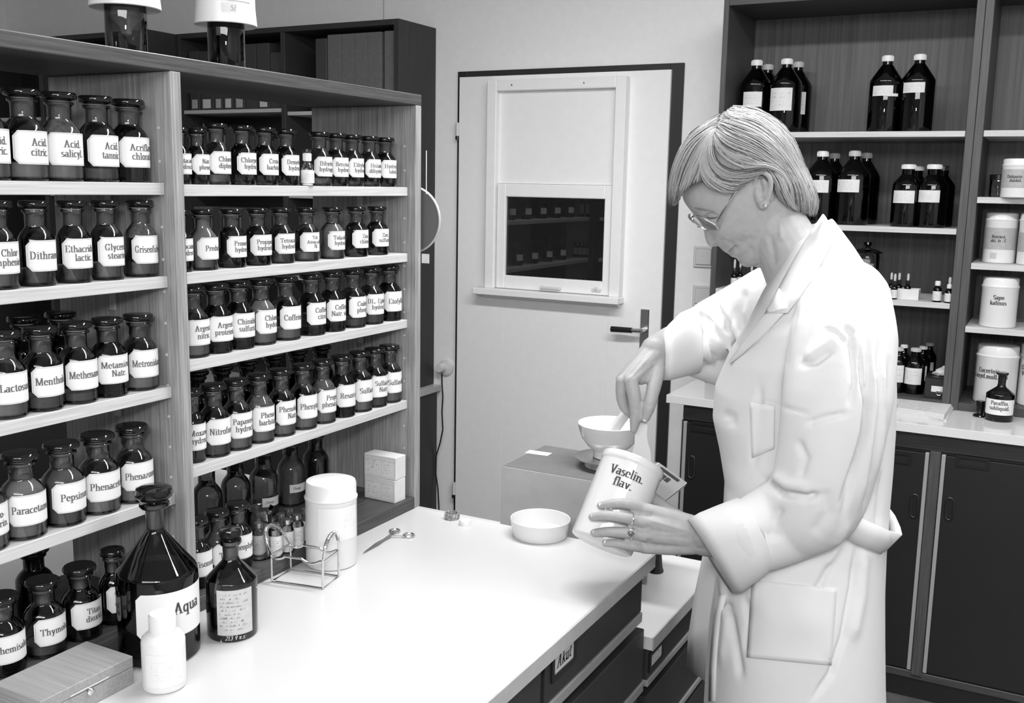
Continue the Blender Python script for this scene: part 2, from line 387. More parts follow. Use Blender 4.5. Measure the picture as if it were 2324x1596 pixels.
hd = MB().box(-1.424, -1.388, 3.764, 3.772, .90, 1.105, .003)
plate = local(hd).build('handle_plate', m_steel, door)
local(MB().tube([(-1.405, 3.765, 1.024), (-1.405, 3.722, 1.024)], [.012, .0095], 14).tube([(-1.400, 3.722, 1.024), (-1.442, 3.722, 1.023)], .0085, 14)).build('lever_neck', m_steel, plate)
local(MB().tube([(-1.440, 3.722, 1.023), (-1.528, 3.722, 1.021)], [.0108, .0118], 14)).build('lever_grip', m_black, plate)

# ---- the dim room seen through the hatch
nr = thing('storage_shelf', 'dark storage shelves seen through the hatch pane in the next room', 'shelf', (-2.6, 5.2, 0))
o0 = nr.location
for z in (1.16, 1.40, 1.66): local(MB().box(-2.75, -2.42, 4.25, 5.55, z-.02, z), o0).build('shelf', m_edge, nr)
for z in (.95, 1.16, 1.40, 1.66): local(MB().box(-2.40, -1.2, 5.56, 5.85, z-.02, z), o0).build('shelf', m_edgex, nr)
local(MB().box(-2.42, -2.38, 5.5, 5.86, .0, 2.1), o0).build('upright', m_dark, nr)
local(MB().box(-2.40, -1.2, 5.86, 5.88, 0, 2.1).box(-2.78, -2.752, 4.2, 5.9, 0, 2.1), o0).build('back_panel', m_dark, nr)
area('next_room_fill', (-1.9, 4.8, 2.55), .6, .2, 3.2)  # added faint fill so the shelves behind the pane show
def small_bottle(name, h, d, loc, label, cat, group, glassm, capm, parent=None, seg=16, lab=(.15, .62), arc=2.6, ang=-PI/2):
    t = thing(name, label, cat, loc, group)
    r = d/2
    MB().lathe([(r*.9, 0), (r, h*.02), (r, h*.68), (r*.55, h*.77), (r*.45, h*.80), (r*.45, h*.86)], seg).build('glass_body', glassm, t)
    MB().lathe([(r*.56, h*.84), (r*.56, h*.985), (r*.5, h)], seg).build('cap', capm, t)
    if lab: label_patch(t, r, h*lab[0], h*lab[1], arc, ang)
    return t
def label_patch(parent, r, z0, z1, arc, ang, cut=0., m=None, border=True, n=16, name='label', gap=.0004):
    V = []; Fc = []; R = r+gap
    for i in range(n+1):
        u = -arc/2+arc*i/n; e = (arc/2-abs(u))*R
        c = max(0., cut-e)
        V += [(R*c_(ang+u), R*s_(ang+u), z0+c), (R*c_(ang+u), R*s_(ang+u), z1-c)]
    for i in range(n): Fc.append((2*i, 2*i+2, 2*i+3, 2*i+1))
    if cut > 0:   # finer ends so the cut corners are crisp
        V = []; Fc = []; us = [-arc/2, -arc/2+cut/R]; us += [us[1]+(arc-2*cut/R)*i/n for i in range(1, n)]+[arc/2-cut/R, arc/2]
        for u in us:
            c = cut if abs(u) > arc/2-1e-6 else 0
            V += [(R*c_(ang+u), R*s_(ang+u), z0+c), (R*c_(ang+u), R*s_(ang+u), z1-c)]
        for i in range(len(us)-1): Fc.append((2*i, 2*i+2, 2*i+3, 2*i+1))
    return ob(name, mesh(name, V, Fc, m or m_label, True), parent)
rn = random.Random(3)
ORD = ['first','second','third','fourth','fifth','sixth','seventh','eighth','ninth','tenth']
for i, (px, z) in enumerate([(1318, 1.40), (1332, 1.40), (1348, 1.40), (1369, 1.40), (1306, 1.16), (1316, 1.16), (1326, 1.16), (1336, 1.16), (1304, .95), (1315, .95), (1326, .95), (1337, .95), (1348, .95)]):
    p = onY(px, 560, 5.64)
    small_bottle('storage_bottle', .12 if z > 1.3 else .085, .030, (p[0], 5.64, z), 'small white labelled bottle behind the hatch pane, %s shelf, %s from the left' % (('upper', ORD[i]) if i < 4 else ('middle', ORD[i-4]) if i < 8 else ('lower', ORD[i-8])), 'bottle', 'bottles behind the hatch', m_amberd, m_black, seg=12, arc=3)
for i in range(12):
    z = (1.16, 1.40)[i % 2]
    small_bottle('storage_jar', .13, .055, (-2.5, 4.4+.09*i, z), 'dim brown bottle behind the hatch pane, side %s shelf, %s from the front' % ('lower' if i % 2 == 0 else 'upper', ORD[i//2]), 'bottle', 'side shelf bottles behind the hatch', m_amberd, m_black, seg=12, ang=0, lab=(.2, .45))
p0 = onY(1226, 628, 3.80)
pp = MB().box(-.036, .036, -.002, 0, 0, .022).box(-.05, -.02, -.004, -.0025, 0, .012)
tag(pp.build('paper_slip', m_paper, None, (p0[0], 3.785, HZ0+.0005)), 'crumpled white paper slip lying behind the hatch window', 'paper')

# ---- switches, socket, cable
for k, (x0, y0, x1, y1) in enumerate([(1575, 558, 1622, 608), (1573, 646, 1620, 698)]):
    a = onY(x0, y0, 3.8); b = onY(x1, y1, 3.8)
    t = thing('light_switch', ('upper' if k == 0 else 'lower')+' cream rocker light switch on the wall right of the door', 'switch', ((a[0]+b[0])/2, 3.8, (a[2]+b[2])/2))
    hw = .041
    MB().box(-hw, hw, -.009, 0, -hw, hw, .004).build('cover_plate', m_cream, t)
    MB().box(-hw*.72, hw*.72, -.0135, -.0092, -hw*.72, hw*.72, .003).build('rocker', m_cream, t)
    MB().box(-hw*.76, hw*.76, -.0096, -.0088, -hw*.76, hw*.76, 0).build('seam', plain('seam_grey', .3, .6), t)
sock = thing('wall_socket', 'white round wall socket with a plug at the edge of the bookcase', 'socket', (-2.342, 3.8, .772))
RX = np.array([[1, 0, 0, 0], [0, 0, -1, 0], [0, 1, 0, 0], [0, 0, 0, 1.]])
MB().lathe([(.036, 0), (.036, .010), (.032, .013), (0, .013)], 24, mat=RX).build('socket_plate', m_cream, sock)
plug = thing('power_plug', 'white mains plug with a dark cable hanging down the wall', 'plug', (-2.357, 3.79, .772))
MB().lathe([(.021, -.003), (.021, .022), (.017, .036), (0, .036)], 18, mat=RX).build('plug_body', m_plas, plug)
cab = [onY(x, y, 3.775) for x, y in ((1003, 848), (1003, 870), (1005, 900), (1003, 935), (1005, 975), (999, 1005), (990, 1035), (989, 1075), (994, 1110), (996, 1150), (996, 1240))]
cab = [np.array(c)-np.array(plug.location) for c in cab]
MB().tube(cab, .0032, 6).build('cable', m_black, plug)

# ================================================================ bookcases on the left
def bookcase(name, label, x0, x1, y0, y1, z0, z1, divs, shelves):
    t = thing(name, label, 'bookcase', ((x0+x1)/2, (y0+y1)/2, z0)); T = .02
    boxo('side_panel', m_bcz, t, x0, x0+T, y0, y1, z0, z1); boxo('side_panel', m_bcz, t, x1-T-.006, x1, y0, y1, z0, z1)
    boxo('top_board', m_bcx, t, x0+T, x1-T-.006, y0, y1-.012, z1-.022, z1); boxo('back_panel', m_dark, t, x0+T, x1-T-.006, y1-.01, y1, z0, z1-.022)
    boxo('bottom_board', m_bcx, t, x0+T, x1-T-.006, y0, y1-.012, z0, z0+.02)
    for d in divs: boxo('divider', m_bcz, t, d-.012, d+.012, y0+.002, y1-.012, z0+.02, z1-.022)
    for (sx0, sx1, z) in shelves: boxo('shelf', m_edgex, t, sx0+.001, sx1-.001, y0+.012, y1-.012, z-.016, z)
    return t
bookcase('bookcase', 'dark veneered bookcase against the back wall left of the door', -3.635, -2.408, 3.52, 3.798, .692, 2.23, [-3.013],
         [(-3.615, -3.025, 1.89), (-3.615, -3.025, 1.55), (-3.615, -3.025, 1.2), (-3.001, -2.434, 1.875), (-3.001, -2.434, 1.52), (-3.001, -2.434, 1.16)])
bookcase('bookcase', 'deeper dark bookcase in the left corner behind the top board', -5.1, -3.64, 3.358, 3.798, .692, 2.23, [-4.37], [(-5.08, -4.382, 1.86), (-4.358, -3.666, 1.86), (-4.358, -3.666, 1.5)])
bw = thing('base_cupboard', 'dark base cupboard with a white worktop under the bookcases', 'cupboard', (-3.7, 3.4, 0))
boxo('worktop', m_white, bw, -5.1, -2.372, 2.95, 3.798, .664, .69); boxo('worktop_edge', m_wedge, bw, -2.3718, -2.369, 2.95, 3.798, .664, .69)
boxo('carcass', m_dark, bw, -5.08, -2.385, 3.0, 3.79, .0, .664)
def binder(x0, x1, y0, z0, z1, m, label, group, d=.22, spine=True, tagm=None):
    t = thing('binder', label, 'binder', ((x0+x1)/2, y0, z0), group); h = z1-z0; w_ = (x1-x0)/2-.0012
    MB().box(-w_, w_, 0, .004, 0, h, .001).build('spine', m, t)
    MB().box(-w_, -w_+.003, .004, d, 0, h, .0005).box(w_-.003, w_, .004, d, 0, h, .0005).build('cover', m, t)
    MB().box(-w_+.004, w_-.004, .006, d-.01, .004, h-.008, 0).build('pages', m_paper, t)
    if tagm: MB().box(-w_*.6, w_*.6, -.001, 0, .01, .05, 0).build('spine_label', tagm, t)
bs = [-2.785, -2.712, -2.644, -2.578, -2.507]
m_bg = plain('grey_binder', .13, .6, noise=.1, nscale=60); m_bd = plain('dark_binder', .05, .6)
nmb = ['first grey binder in the right bay of the bookcase, beside the dark carton', 'second grey binder from the dark carton in the bookcase', 'third grey binder from the dark carton in the bookcase', 'grey binder with a white tag in the bookcase, left of the gap']
for i in range(4): binder(bs[i], bs[i+1], 3.54, 1.8752, 2.187, m_bg, nmb[i], 'grey binders on the top shelf', tagm=m_paper if i == 3 else None)
binder(-2.494, -2.437, 3.54, 1.8752, 2.188, m_bg, 'last grey binder with white tag against the right side of the bookcase', 'grey binders on the top shelf', tagm=m_paper)
tag(MB().box(-.03, .03, 0, .2, 0, .30, .002).build('file_carton', m_bd, None, (-2.82, 3.542, 1.8752)), 'narrow dark carton left of the grey binders in the bookcase', 'carton')
x = -3.60; k = 0
while x < -3.08:
    wd = rn.uniform(.05, .085)
    binder(x, x+wd, 3.56, 1.8902, 1.8902+rn.uniform(.24, .29), m_bd, 'dark binder with pale tag, %s from the left above the bookcase shelf edge' % ORD[k], 'dark binders in the left bay', tagm=rn.choice([None, m_plasg, m_paper])); x += wd+.004; k += 1
x = -3.60; k = -1
while x < -3.08:
    k += 1; wd = rn.uniform(.03, .06)
    binder(x, x+wd, 3.57, 1.5502, 1.5502+rn.uniform(.20, .27), rn.choice([m_bd, m_bd, m_bg]), 'book behind the top jar row, %s from the left on the lower bookcase shelf' % (ORD+['eleventh','twelfth','thirteenth','fourteenth','fifteenth','sixteenth','seventeenth','eighteenth'])[k], 'books behind the jar rows', tagm=rn.choice([None, m_plasg, m_paper])); x += wd+.003
x = -4.34; k = -1
while x < -3.78:
    k += 1; wd = rn.uniform(.06, .09)
    binder(x, x+wd, 3.40, 1.8602, 1.8602+rn.uniform(.26, .3), m_bd, 'dark binder in the deeper corner bookcase, %s from the left' % ORD[k], 'binders in the corner bookcase'); x += wd+.004
x = -3.60; k = -1
while x < -3.1:
    k += 1
    binder(x, x+.05, 3.56, 1.2002, 1.45, rn.choice([m_bd, m_bg]), 'binder seen above the second jar row, %s from the left low in the bookcase' % ORD[k], 'binders low in the bookcase', tagm=rn.choice([None, m_paper])); x += .06

# ================================================================ main bench, desk, dispensing shelf
BZ = .90
bench = thing('laboratory_bench', 'dark laboratory bench with drawers and a glossy white worktop', 'bench', (-1.2, .9, 0))
boxo('worktop', m_white, bench, -1.80, -.6125, -.4, 1.742, BZ-.026, BZ, .001)
boxo('worktop_edge', m_wedge, bench, -.6123, -.609, -.4, 1.742, BZ-.0262, BZ+.0001, .0004)
boxo('carcass', m_dark, bench, -1.78, -.652, -.38, 1.733, 0.08, BZ-.026); boxo('plinth', m_dark, bench, -1.74, -.70, -.36, 1.70, 0, .08)
DY = [(-.38, .69), (.695, 1.306), (1.316, 1.734)]
for y0, y1 in DY:
    for z0, z1, x1 in ((.785, .872, -.630), (.645, .752, -.622), (.50, .607, -.630), (.33, .465, -.630), (.12, .295, -.630)):
        boxo('drawer_front', m_drawer, bench, -.651, x1, y0+.002, y1-.002, z0, z1, .0015)
        boxo('drawer_rail', m_alu, bench, -.651, x1+.003, y0+.002, y1-.002, z0-.020, z0-.001, .001)
def label_holder(parent, o, ux, uy, wd, ht, txt, seed):
    """a black frame with a paper label slipped in; o = lower left corner, ux, uy unit directions"""
    o, ux, uy = map(np.array, (o, ux, uy)); nn = np.cross(ux, uy); L = np.array(parent.location)
    def slab(a, b, c, d, t0, t1):
        V = []
        for t in (t0, t1): V += [o-L+ux*p+uy*q+nn*t for p, q in ((a, c), (b, c), (b, d), (a, d))]
        return V, [(3, 2, 1, 0), (4, 5, 6, 7), (0, 1, 5, 4), (1, 2, 6, 5), (2, 3, 7, 6), (3, 0, 4, 7)]
    mb = MB(); e = wd*.10
    for q in ((0, wd, 0, e), (0, wd, ht-e, ht), (0, e, e, ht-e), (wd-e, wd, e, ht-e)): mb.add(*slab(*q, .0002, .003))
    h = mb.build('label_holder', m_black, parent)
    if txt is not None:
        l = MB().add(*slab(e, wd-e, e, ht-e, .0003, .001)).build('label', m_paper, h)
        P = layout([txt], ht*.40, wd*.6, slant=.25, wt=14) if txt else scribble(wd*.75, ht*.5, 2, seed)
        P = [[(p+wd/2, q+ht/2) for p, q in h_] for h_ in P]
        ob('lettering', mesh('lettering', *plane_polys(P, o-L+nn*.0012, ux, uy), m_ink), h)
    return h
label_holder(bench, (-.630, 1.337, .815), (0, 1, 0), (0, 0, 1), .092, .050, 'Akut', 4)
desk = thing('low_desk', 'lower side desk with a pale top and drawers at the end of the bench', 'desk', (-1.1, 1.97, 0))
boxo('worktop', m_white, desk, -1.75, -.611, 1.747, 2.19, .703, .73, .0008); boxo('worktop_edge', m_wedge, desk, -.6108, -.608, 1.747, 2.19, .703, .7301, .0004)
boxo('carcass', m_dark, desk, -1.74, -.65, 1.752, 2.18, .06, .703)
for z0, z1 in ((.636, .697), (.49, .60), (.30, .46), (.10, .27)):
    boxo('drawer_front', m_drawer, desk, -.649, -.622, 1.756, 2.178, z0, z1); boxo('drawer_rail', m_alu, desk, -.649, -.619, 1.756, 2.178, z0-.014, z0-.001, .001)
label_holder(desk, (-.6218, 1.765, .648), (0, 1, 0), (0, 0, 1), .078, .040, '', 9)

DX0, DX1 = -1.408, -1.145
ds = thing('dispensary_shelf', 'open two-bay teak dispensing shelf standing on the white worktop', 'shelf', (-1.28, 1.1, BZ))
boxo('top_board', m_wy, ds, DX0, DX1, .455, 1.754, 1.7325, 1.7535); boxo('bottom_board', m_wy, ds, DX0, DX1, .475, 1.734, BZ+.0003, .925)
for y0, y1, m in ((.455, .475, m_wz), (1.0955, 1.1155, m_wzl), (1.734, 1.754, m_wzl)): boxo('upright', m, ds, DX0, DX1, y0, y1, BZ+.0003, 1.7323)
SZ = {1: [1.573, 1.436, 1.268, 1.10], 2: [1.571, 1.438, 1.302, 1.132]}
for b, (y0, y1) in ((1, (.4755, 1.095)), (2, (1.116, 1.7335))):
    for z in SZ[b]:
        boxo('shelf', m_edge, ds, DX0+.004, DX1-.019, y0, y1, z-.0175, z, .0008)
        yb = y1
        boxo('shelf_bracket', m_wedge, ds, -1.288, -1.276, yb-.004, yb, z-.060, z-.018, .0005)
    for zz in np.arange(.98, 1.70, .048):
        P = MB().lathe([(.0028, 0), (.0022, .0012), (0, .0014)], 8, mat=np.array([[1, 0, 0, -1.172+1.28], [0, 0, -1, y1-.0001-1.1], [0, 1, 0, zz-BZ], [0, 0, 0, 1.]]))
        P.build('peg_hole', m_plasg, ds)
# ================================================================ reagent bottles on the dispensing shelf
def wide_profile(D, H, n=1.):
    R = D/2
    return [(R*.80, .001), (R*.93, 0.0004), (R, .0025), (R, H*.50), (R*.985, H*.535), (R*.93, H*.57), (R*.83, H*.61), (R*.68, H*.65), (R*.58, H*.675), (R*.55, H*.70),
            (R*.56, H*.835), (R*.60, H*.85), (R*.68, H*.858), (R*.69, H*.875), (R*.66, H*.886), (R*.50, H*.888)]
def stopper_mb(rn_, rd, z0, h, plug):
    mb = MB().lathe([(rn_*.9, z0-plug*.04), (rn_*.95, z0), (rd*.80, z0+h*.12), (rd*.97, z0+h*.30), (rd, z0+h*.5), (rd*.97, z0+h*.85), (rd*.9, z0+h), (rd*.55, z0+h*1.04), (0, z0+h*1.05)], 28)
    return mb
MC = {}
def cached(key, fn):
    if key not in MC: MC[key] = fn()
    return MC[key]
def new_mesh(mb, m):
    o = mb.build('tmp', m); me = o.data; bpy.data.objects.remove(o); return me
def reagent(label, loc, D, H, text, fill, powder, lab_ang=0., gm=None, labels=True, lab=(.17, .53), arc=2.55, cut=.0072, group='amber reagent bottles on the dispensing shelf', turn=0., size=None, dust=False, extra=None, plug=True):
    t = thing('reagent_bottle', label, 'bottle', loc, group); gm = gm or m_amber; R = D/2
    me = cached(('b', D, H, gm.name), lambda: new_mesh(MB().lathe(wide_profile(D, H), 36), gm)); ob('glass_body', me, t)
    def st_():
        mb = stopper_mb(R*.50, R*.86, H*.897, H*.095, H); return new_mesh(mb, m_stop)
    s = ob('stopper', cached(('s', D, H), st_), t); s.rotation_euler = (0, 0, rn.uniform(0, 6))
    if plug: ob('plug', cached(('p', D, H), lambda: new_mesh(MB().lathe([(R*.40, H*.69), (R*.46, H*.72), (R*.50, H*.892)], 20), m_plug)), s)
    if fill > 0:
        key = ('c', D, H, round(fill, 2), powder.name)
        def cont():
            zt = .004+H*fill; prof = [(R*.88, .0045), (R*.94, .006)]
            if zt < H*.50: prof += [(R*.94, zt*.9), (R*.93, zt), (R*.4, zt+.0015), (0, zt-.001)]
            else:
                prof += [(R*.94, H*.50), (R*.86, H*.57), (R*.62, H*.64)]
                prof += [(R*.48, H*.67), (0, H*.672)] if zt < H*.7 else [(R*.49, H*.70), (R*.485, H*.82), (0, H*.83)]
            return new_mesh(MB().lathe(prof, 28), powder)
        c = ob('contents', cached(key, cont), t); c.rotation_euler[2] = turn
    if dust:
        ob('dust_film', cached(('d', D, H), lambda: new_mesh(MB().lathe([(R*.95, H*.51), (R*.88, H*.575), (R*.79, H*.612), (R*.64, H*.655), (R*.52, H*.69)], 28), m_dust)), t)
    if labels:
        l = label_patch(t, R, H*lab[0], H*lab[1], arc, lab_ang, cut); zc = H*(lab[0]+lab[1])/2; hh = H*(lab[1]-lab[0])
        P = layout(text, size or (H*.078 if len(text) > 1 else H*.085), arc*R*.88)
        e = .0013; cw = cut*.8; a = arc*R/2-e; b = hh/2-e; t_ = .00013    # fine border line
        pts = [(-a, -b+cw), (-a+cw, -b), (a-cw, -b), (a, -b+cw), (a, b-cw), (a-cw, b), (-a+cw, b), (-a, b-cw)]
        for (x0, y0), (x1, y1) in zip(pts, pts[1:]+pts[:1]):
            nseg = 14 if abs(x1-x0) > a else 1
            for q in range(nseg):
                u0 = x0+(x1-x0)*q/nseg; u1 = x0+(x1-x0)*(q+1)/nseg; v0 = y0+(y1-y0)*q/nseg; v1 = y0+(y1-y0)*(q+1)/nseg
                d = np.array([-(v1-v0), u1-u0]); d = d/np.linalg.norm(d)*t_
                P.append([(u0-d[0], v0-d[1]), (u1-d[0], v1-d[1]), (u1+d[0], v1+d[1]), (u0+d[0], v0+d[1])])
        ob('lettering', mesh('lettering', *wrap_polys(P, R+.0008, zc, lab_ang), m_inkg), l)
    return t
# (pixel x of the neck, pixel y of the foot, words, filling height, powder)
W, G_, K_, DU = m_powder, m_powdg, m_dkfill, m_dust
B1 = {1: [(-15, 409, 'Acid. boric.', .15, W), (52, 411, 'Acid. citric.', .16, W), (139, 411, 'Acid. salicyl.', .57, W), (225, 413, 'Acid. tannic.', .12, G_), (297, 413, 'Acriflav. chlorat.', .02, K_)],
 2: [(2, 658.5, 'Chlor- amphenicol.', .18, W), (88, 653, 'Dithranol.', .17, G_), (171, 646, 'Ethacridin. lactic.', .18, G_), (245, 640, 'Glycerol. stearin.', .18, W), (323, 631, 'Griseofulvin.', .16, W)],
 3: [(18, 960, 'Lactosum', .18, W), (101, 942, 'Mentholum', .14, G_), (180, 925.5, 'Methenamin.', .10, G_), (250, 907.5, 'Metamizol. Natr.', .03, K_), (320, 892, 'Metronidazol.', .15, W)],
 4: [(-27, 1258, 'Nitro- glycerin.', .15, W), (54, 1235.6, 'Paracetamol.', .56, W), (149, 1205, 'Pepsinum', .50, G_), (229, 1178, 'Phenacetin.', .16, W), (306, 1151, 'Phenazonum', .16, W)],
 5: [(13, 1540, 'Chemisalum', .03, K_), (107, 1510, 'Thymolum', .12, G_), (190, 1478, 'Titan. dioxid.', .06, K_), (263, 1437, 'Traga- cantha', .03, K_)]}
B2 = {1: [(409, 413.6, 'Butacain. hydroch.', .03, K_), (447, 414, 'Natr. phenob.', .04, K_), (492, 415, 'Chloro- diphen.', .12, W), (551, 416, 'Chlorprom. hydroch.', .03, K_), (602, 417, 'Croto- barbital.', .03, K_), (650, 418, 'Demelver. hydroch.', .03, K_), (726, 419, 'Dihydrer. hydrogen.', .10, W), (763.5, 419, 'Benzocain. hydroch.', .03, K_), (799, 419.5, 'Ethylmor. hydroch.', .06, G_), (838, 420, 'Histamin. dihydroch.', .05, G_), (874, 420, 'Hydrochl. tabul.', .03, K_)],
 2: [(411, 617, 'Procainal. hydroch.', .03, K_), (463, 614, 'Prednis.', .86, W), (528, 609, 'Prometh. hydroch.', .03, K_), (586, 602, 'Propipoc. hydroch.', .03, K_), (639.5, 598, 'Tetracain. hydroch.', .16, G_), (696, 593, 'Trit. Atrop.sulf. 1%', .12, W), (755, 587.6, 'Tolazolin. hydroch.', .60, W), (809, 584, 'Zinc. chlorat.', .03, K_), (856, 580, 'Zinc. sulfuric.', .03, K_)],
 3: [(444, 820, 'Argent. nitric.', .16, W), (492, 809, 'Argent. proteinic.', .03, K_), (541.6, 796, 'Chinidin. sulfuric.', .03, K_), (594, 785, 'Chloral. hydrat.', .58, W), (650.5, 776, 'Coffeinum', .14, W), (708, 767, 'Coffein. citric.', .03, K_), (754, 758, 'Coffein. Natr. salic.', .03, K_), (801, 749.5, 'Codein. phosph.', .12, G_), (842, 741, 'DL.-Ephedr. hydroch.', .13, G_), (885, 734, 'Etofyllin.', .03, K_)],
 4: [(441, 1065, 'Moxaver. hydroch.', .03, K_), (489, 1049, 'Nitrofural.', .15, G_), (539, 1031, 'Papaverin. hydroch.', .16, W), (590.5, 1014, 'Pheno- barbital.', .17, W), (639.5, 999, 'Phenobarb. Natr.', .14, W), (689, 984, 'Phenytoin.', .16, W), (732.5, 969, 'Propy- phenazon.', .16, W), (777, 957, 'Resorcin.', .03, K_), (817, 945, 'Sulfacet.', .15, W), (856.7, 933, 'Sulfacet. Natr.', .12, G_), (898.8, 920.5, 'Sulfanilam.', .19, W)],
 5: [(456, 1336, 'Tisonum', .04, K_), (492, 1311, 'Theobr.', .70, G_), (542, 1295, 'Theophyllin.', .03, K_)]}
DIM1 = {1: (.0545, .118), 2: (.0465, .1125), 3: (.0520, .1135), 4: (.0570, .116), 5: (.0535, .107)}
DIM2 = {1: (.0445, .0965), 2: (.0455, .0955), 3: (.0510, .112), 4: (.0505, .119), 5: (.0465, .114)}
ORD = ['first','second','third','fourth','fifth','sixth','seventh','eighth','ninth','tenth']
ordn = ['top', 'second', 'third', 'fourth', 'bottom']
for bn, BB, DM in ((1, B1, DIM1), (2, B2, DIM2)):
    for r in range(1, 6):
        D, H = DM[r]; z = (SZ[bn]+[.925])[r-1]; last = None
        lo = .4755 if bn == 1 else 1.116
        row = []
        for cx, by, tx, fl_, pw in BB[r]:
            Xc = (-1.166 if r < 5 else -1.163)-D/2
            d_, h_ = D, H
            if bn == 2 and r == 1 and cx < 460: d_, h_ = .0370, .0855
            if bn == 2 and r == 2 and cx < 420: d_, h_ = .0375, .095
            if bn == 2 and r == 4 and cx < 450: d_, h_ = .0390, .118
            if bn == 1 and r == 5 and cx > 250: d_, h_ = .0420, .113
            row.append([onX(cx, by, Xc)[1], Xc, d_, h_, tx, fl_, pw])
        ymax = 1.0948 if bn == 1 else 1.7332
        # neighbours may touch but not overlap
        for it in range(30):
            for i in range(len(row)-1):
                need = (row[i][2]+row[i+1][2])/2+.0006; gap = row[i+1][0]-row[i][0]
                if gap < need: row[i][0] -= (need-gap)/2; row[i+1][0] += (need-gap)/2
            if bn == 2: row[0][0] = max(row[0][0], lo+row[0][2]/2+.0006)
            row[-1][0] = min(row[-1][0], ymax-row[-1][2]/2-.0006)
        for y, Xc, d_, h_, tx, fl_, pw in row:
            bay = 'near left bay' if bn == 1 else 'far right bay'
            lb = 'amber stoppered bottle lettered %s in the %s row of the %s' % (('Trit. Atrop.' if 'Trit' in tx else tx.replace('- ', '-')), ordn[r-1], bay)
            lines = tx.split(' ') if tx != 'Coffein. Natr. salic.' else ['Coffein.', 'Natr. salic.']
            if tx == 'Trit. Atrop.sulf. 1%': lines = ['Trit.', 'Atrop.sulf.', '1%']
            lab = (.18, .54)
            reagent(lb, (Xc, y, z), d_, h_, lines, fl_, pw, rn.uniform(-.12, .12), lab=lab, turn=rn.uniform(0, 6), dust=tx in ('Griseofulvin.', 'Propy- phenazon.', 'Pheno- barbital.', 'Acid. salicyl.'), size=h_*.062 if len(lines) > 2 else None)
# second rows behind
for i, y in enumerate((1.190, 1.285, 1.345, 1.410, 1.484, 1.553, 1.627)):
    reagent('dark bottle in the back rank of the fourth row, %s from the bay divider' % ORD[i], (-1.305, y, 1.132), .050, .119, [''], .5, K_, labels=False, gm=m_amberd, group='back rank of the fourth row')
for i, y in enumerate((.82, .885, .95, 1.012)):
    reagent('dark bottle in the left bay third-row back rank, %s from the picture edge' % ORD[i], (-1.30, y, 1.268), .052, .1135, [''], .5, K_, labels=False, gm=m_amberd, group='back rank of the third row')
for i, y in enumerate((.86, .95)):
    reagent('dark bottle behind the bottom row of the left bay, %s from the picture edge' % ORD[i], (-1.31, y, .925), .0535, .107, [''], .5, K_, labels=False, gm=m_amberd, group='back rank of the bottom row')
bk = [(-1.352, 1.348, 'empty-looking amber bottle at the very left of the bottom back rank', 0), (-1.349, 1.420, 'empty amber bottle second in the bottom back rank, pale light behind it', 0), (-1.339, 1.487, 'amber bottle with a low Charge sticker, left of two, in the bottom back rank', 1), (-1.338, 1.567, 'amber bottle with grey powder and a Charge sticker in the bottom back rank', 2), (-1.341, 1.650, 'dark amber bottle behind the white canister in the bottom back rank', 0)]
for x, y, lb, k in bk:
    t = reagent(lb, (x, y, .925), .056, .142, [''], (.0, .14, .50)[k], m_powdg, labels=False, plug=False, group='back rank of the bottom row, right bay')
    if k:
        l = label_patch(t, .028, .022 if k == 1 else .030, .040 if k == 1 else .047, 1.5, -.2, 0, m_paper)
        P = layout(['Charge'], .0045, .02, align='l')
        ob('lettering', mesh('lettering', *wrap_polys(P, .0288, .031 if k == 1 else .0385, -.35), m_inkg), l)

# small dropper vial in the top row
t = thing('medicine_vial', 'small clear vial with ribbed white cap and paper label among the top row bottles', 'vial', (onX(691, 419, -1.172)[0], 1.4300, 1.571))
MB().lathe([(.0105, 0), (.0118, .001), (.0118, .030), (.010, .036), (.006, .041), (.006, .044)], 20).build('glass_body', m_clear, t)
MB().lathe([(.0098, .001), (.0098, .028), (0, .028)], 16).build('contents', m_powder, t)
cp = MB().lathe([(.0068, .043), (.0068, .056), (.006, .057), (0, .057)], 24)
for k in range(16):
    a = 2*PI*k/16; cp.box(.0068*c_(a)-.0006, .0068*c_(a)+.0006, .0068*s_(a)-.0006, .0068*s_(a)+.0006, .044, .056, 0)
cp.build('cap', m_plas, t); MB().lathe([(.005, .0573), (.0085, .059), (.0085, .063), (0, .064)], 18).build('cap_top', m_black, t)
l = label_patch(t, .0118, .005, .027, 4., 0, 0, m_paper)
ob('lettering', mesh('lettering', *wrap_polys(scribble(.03, .014, 5, 3), .0126, .014, 0), m_inkg), l)

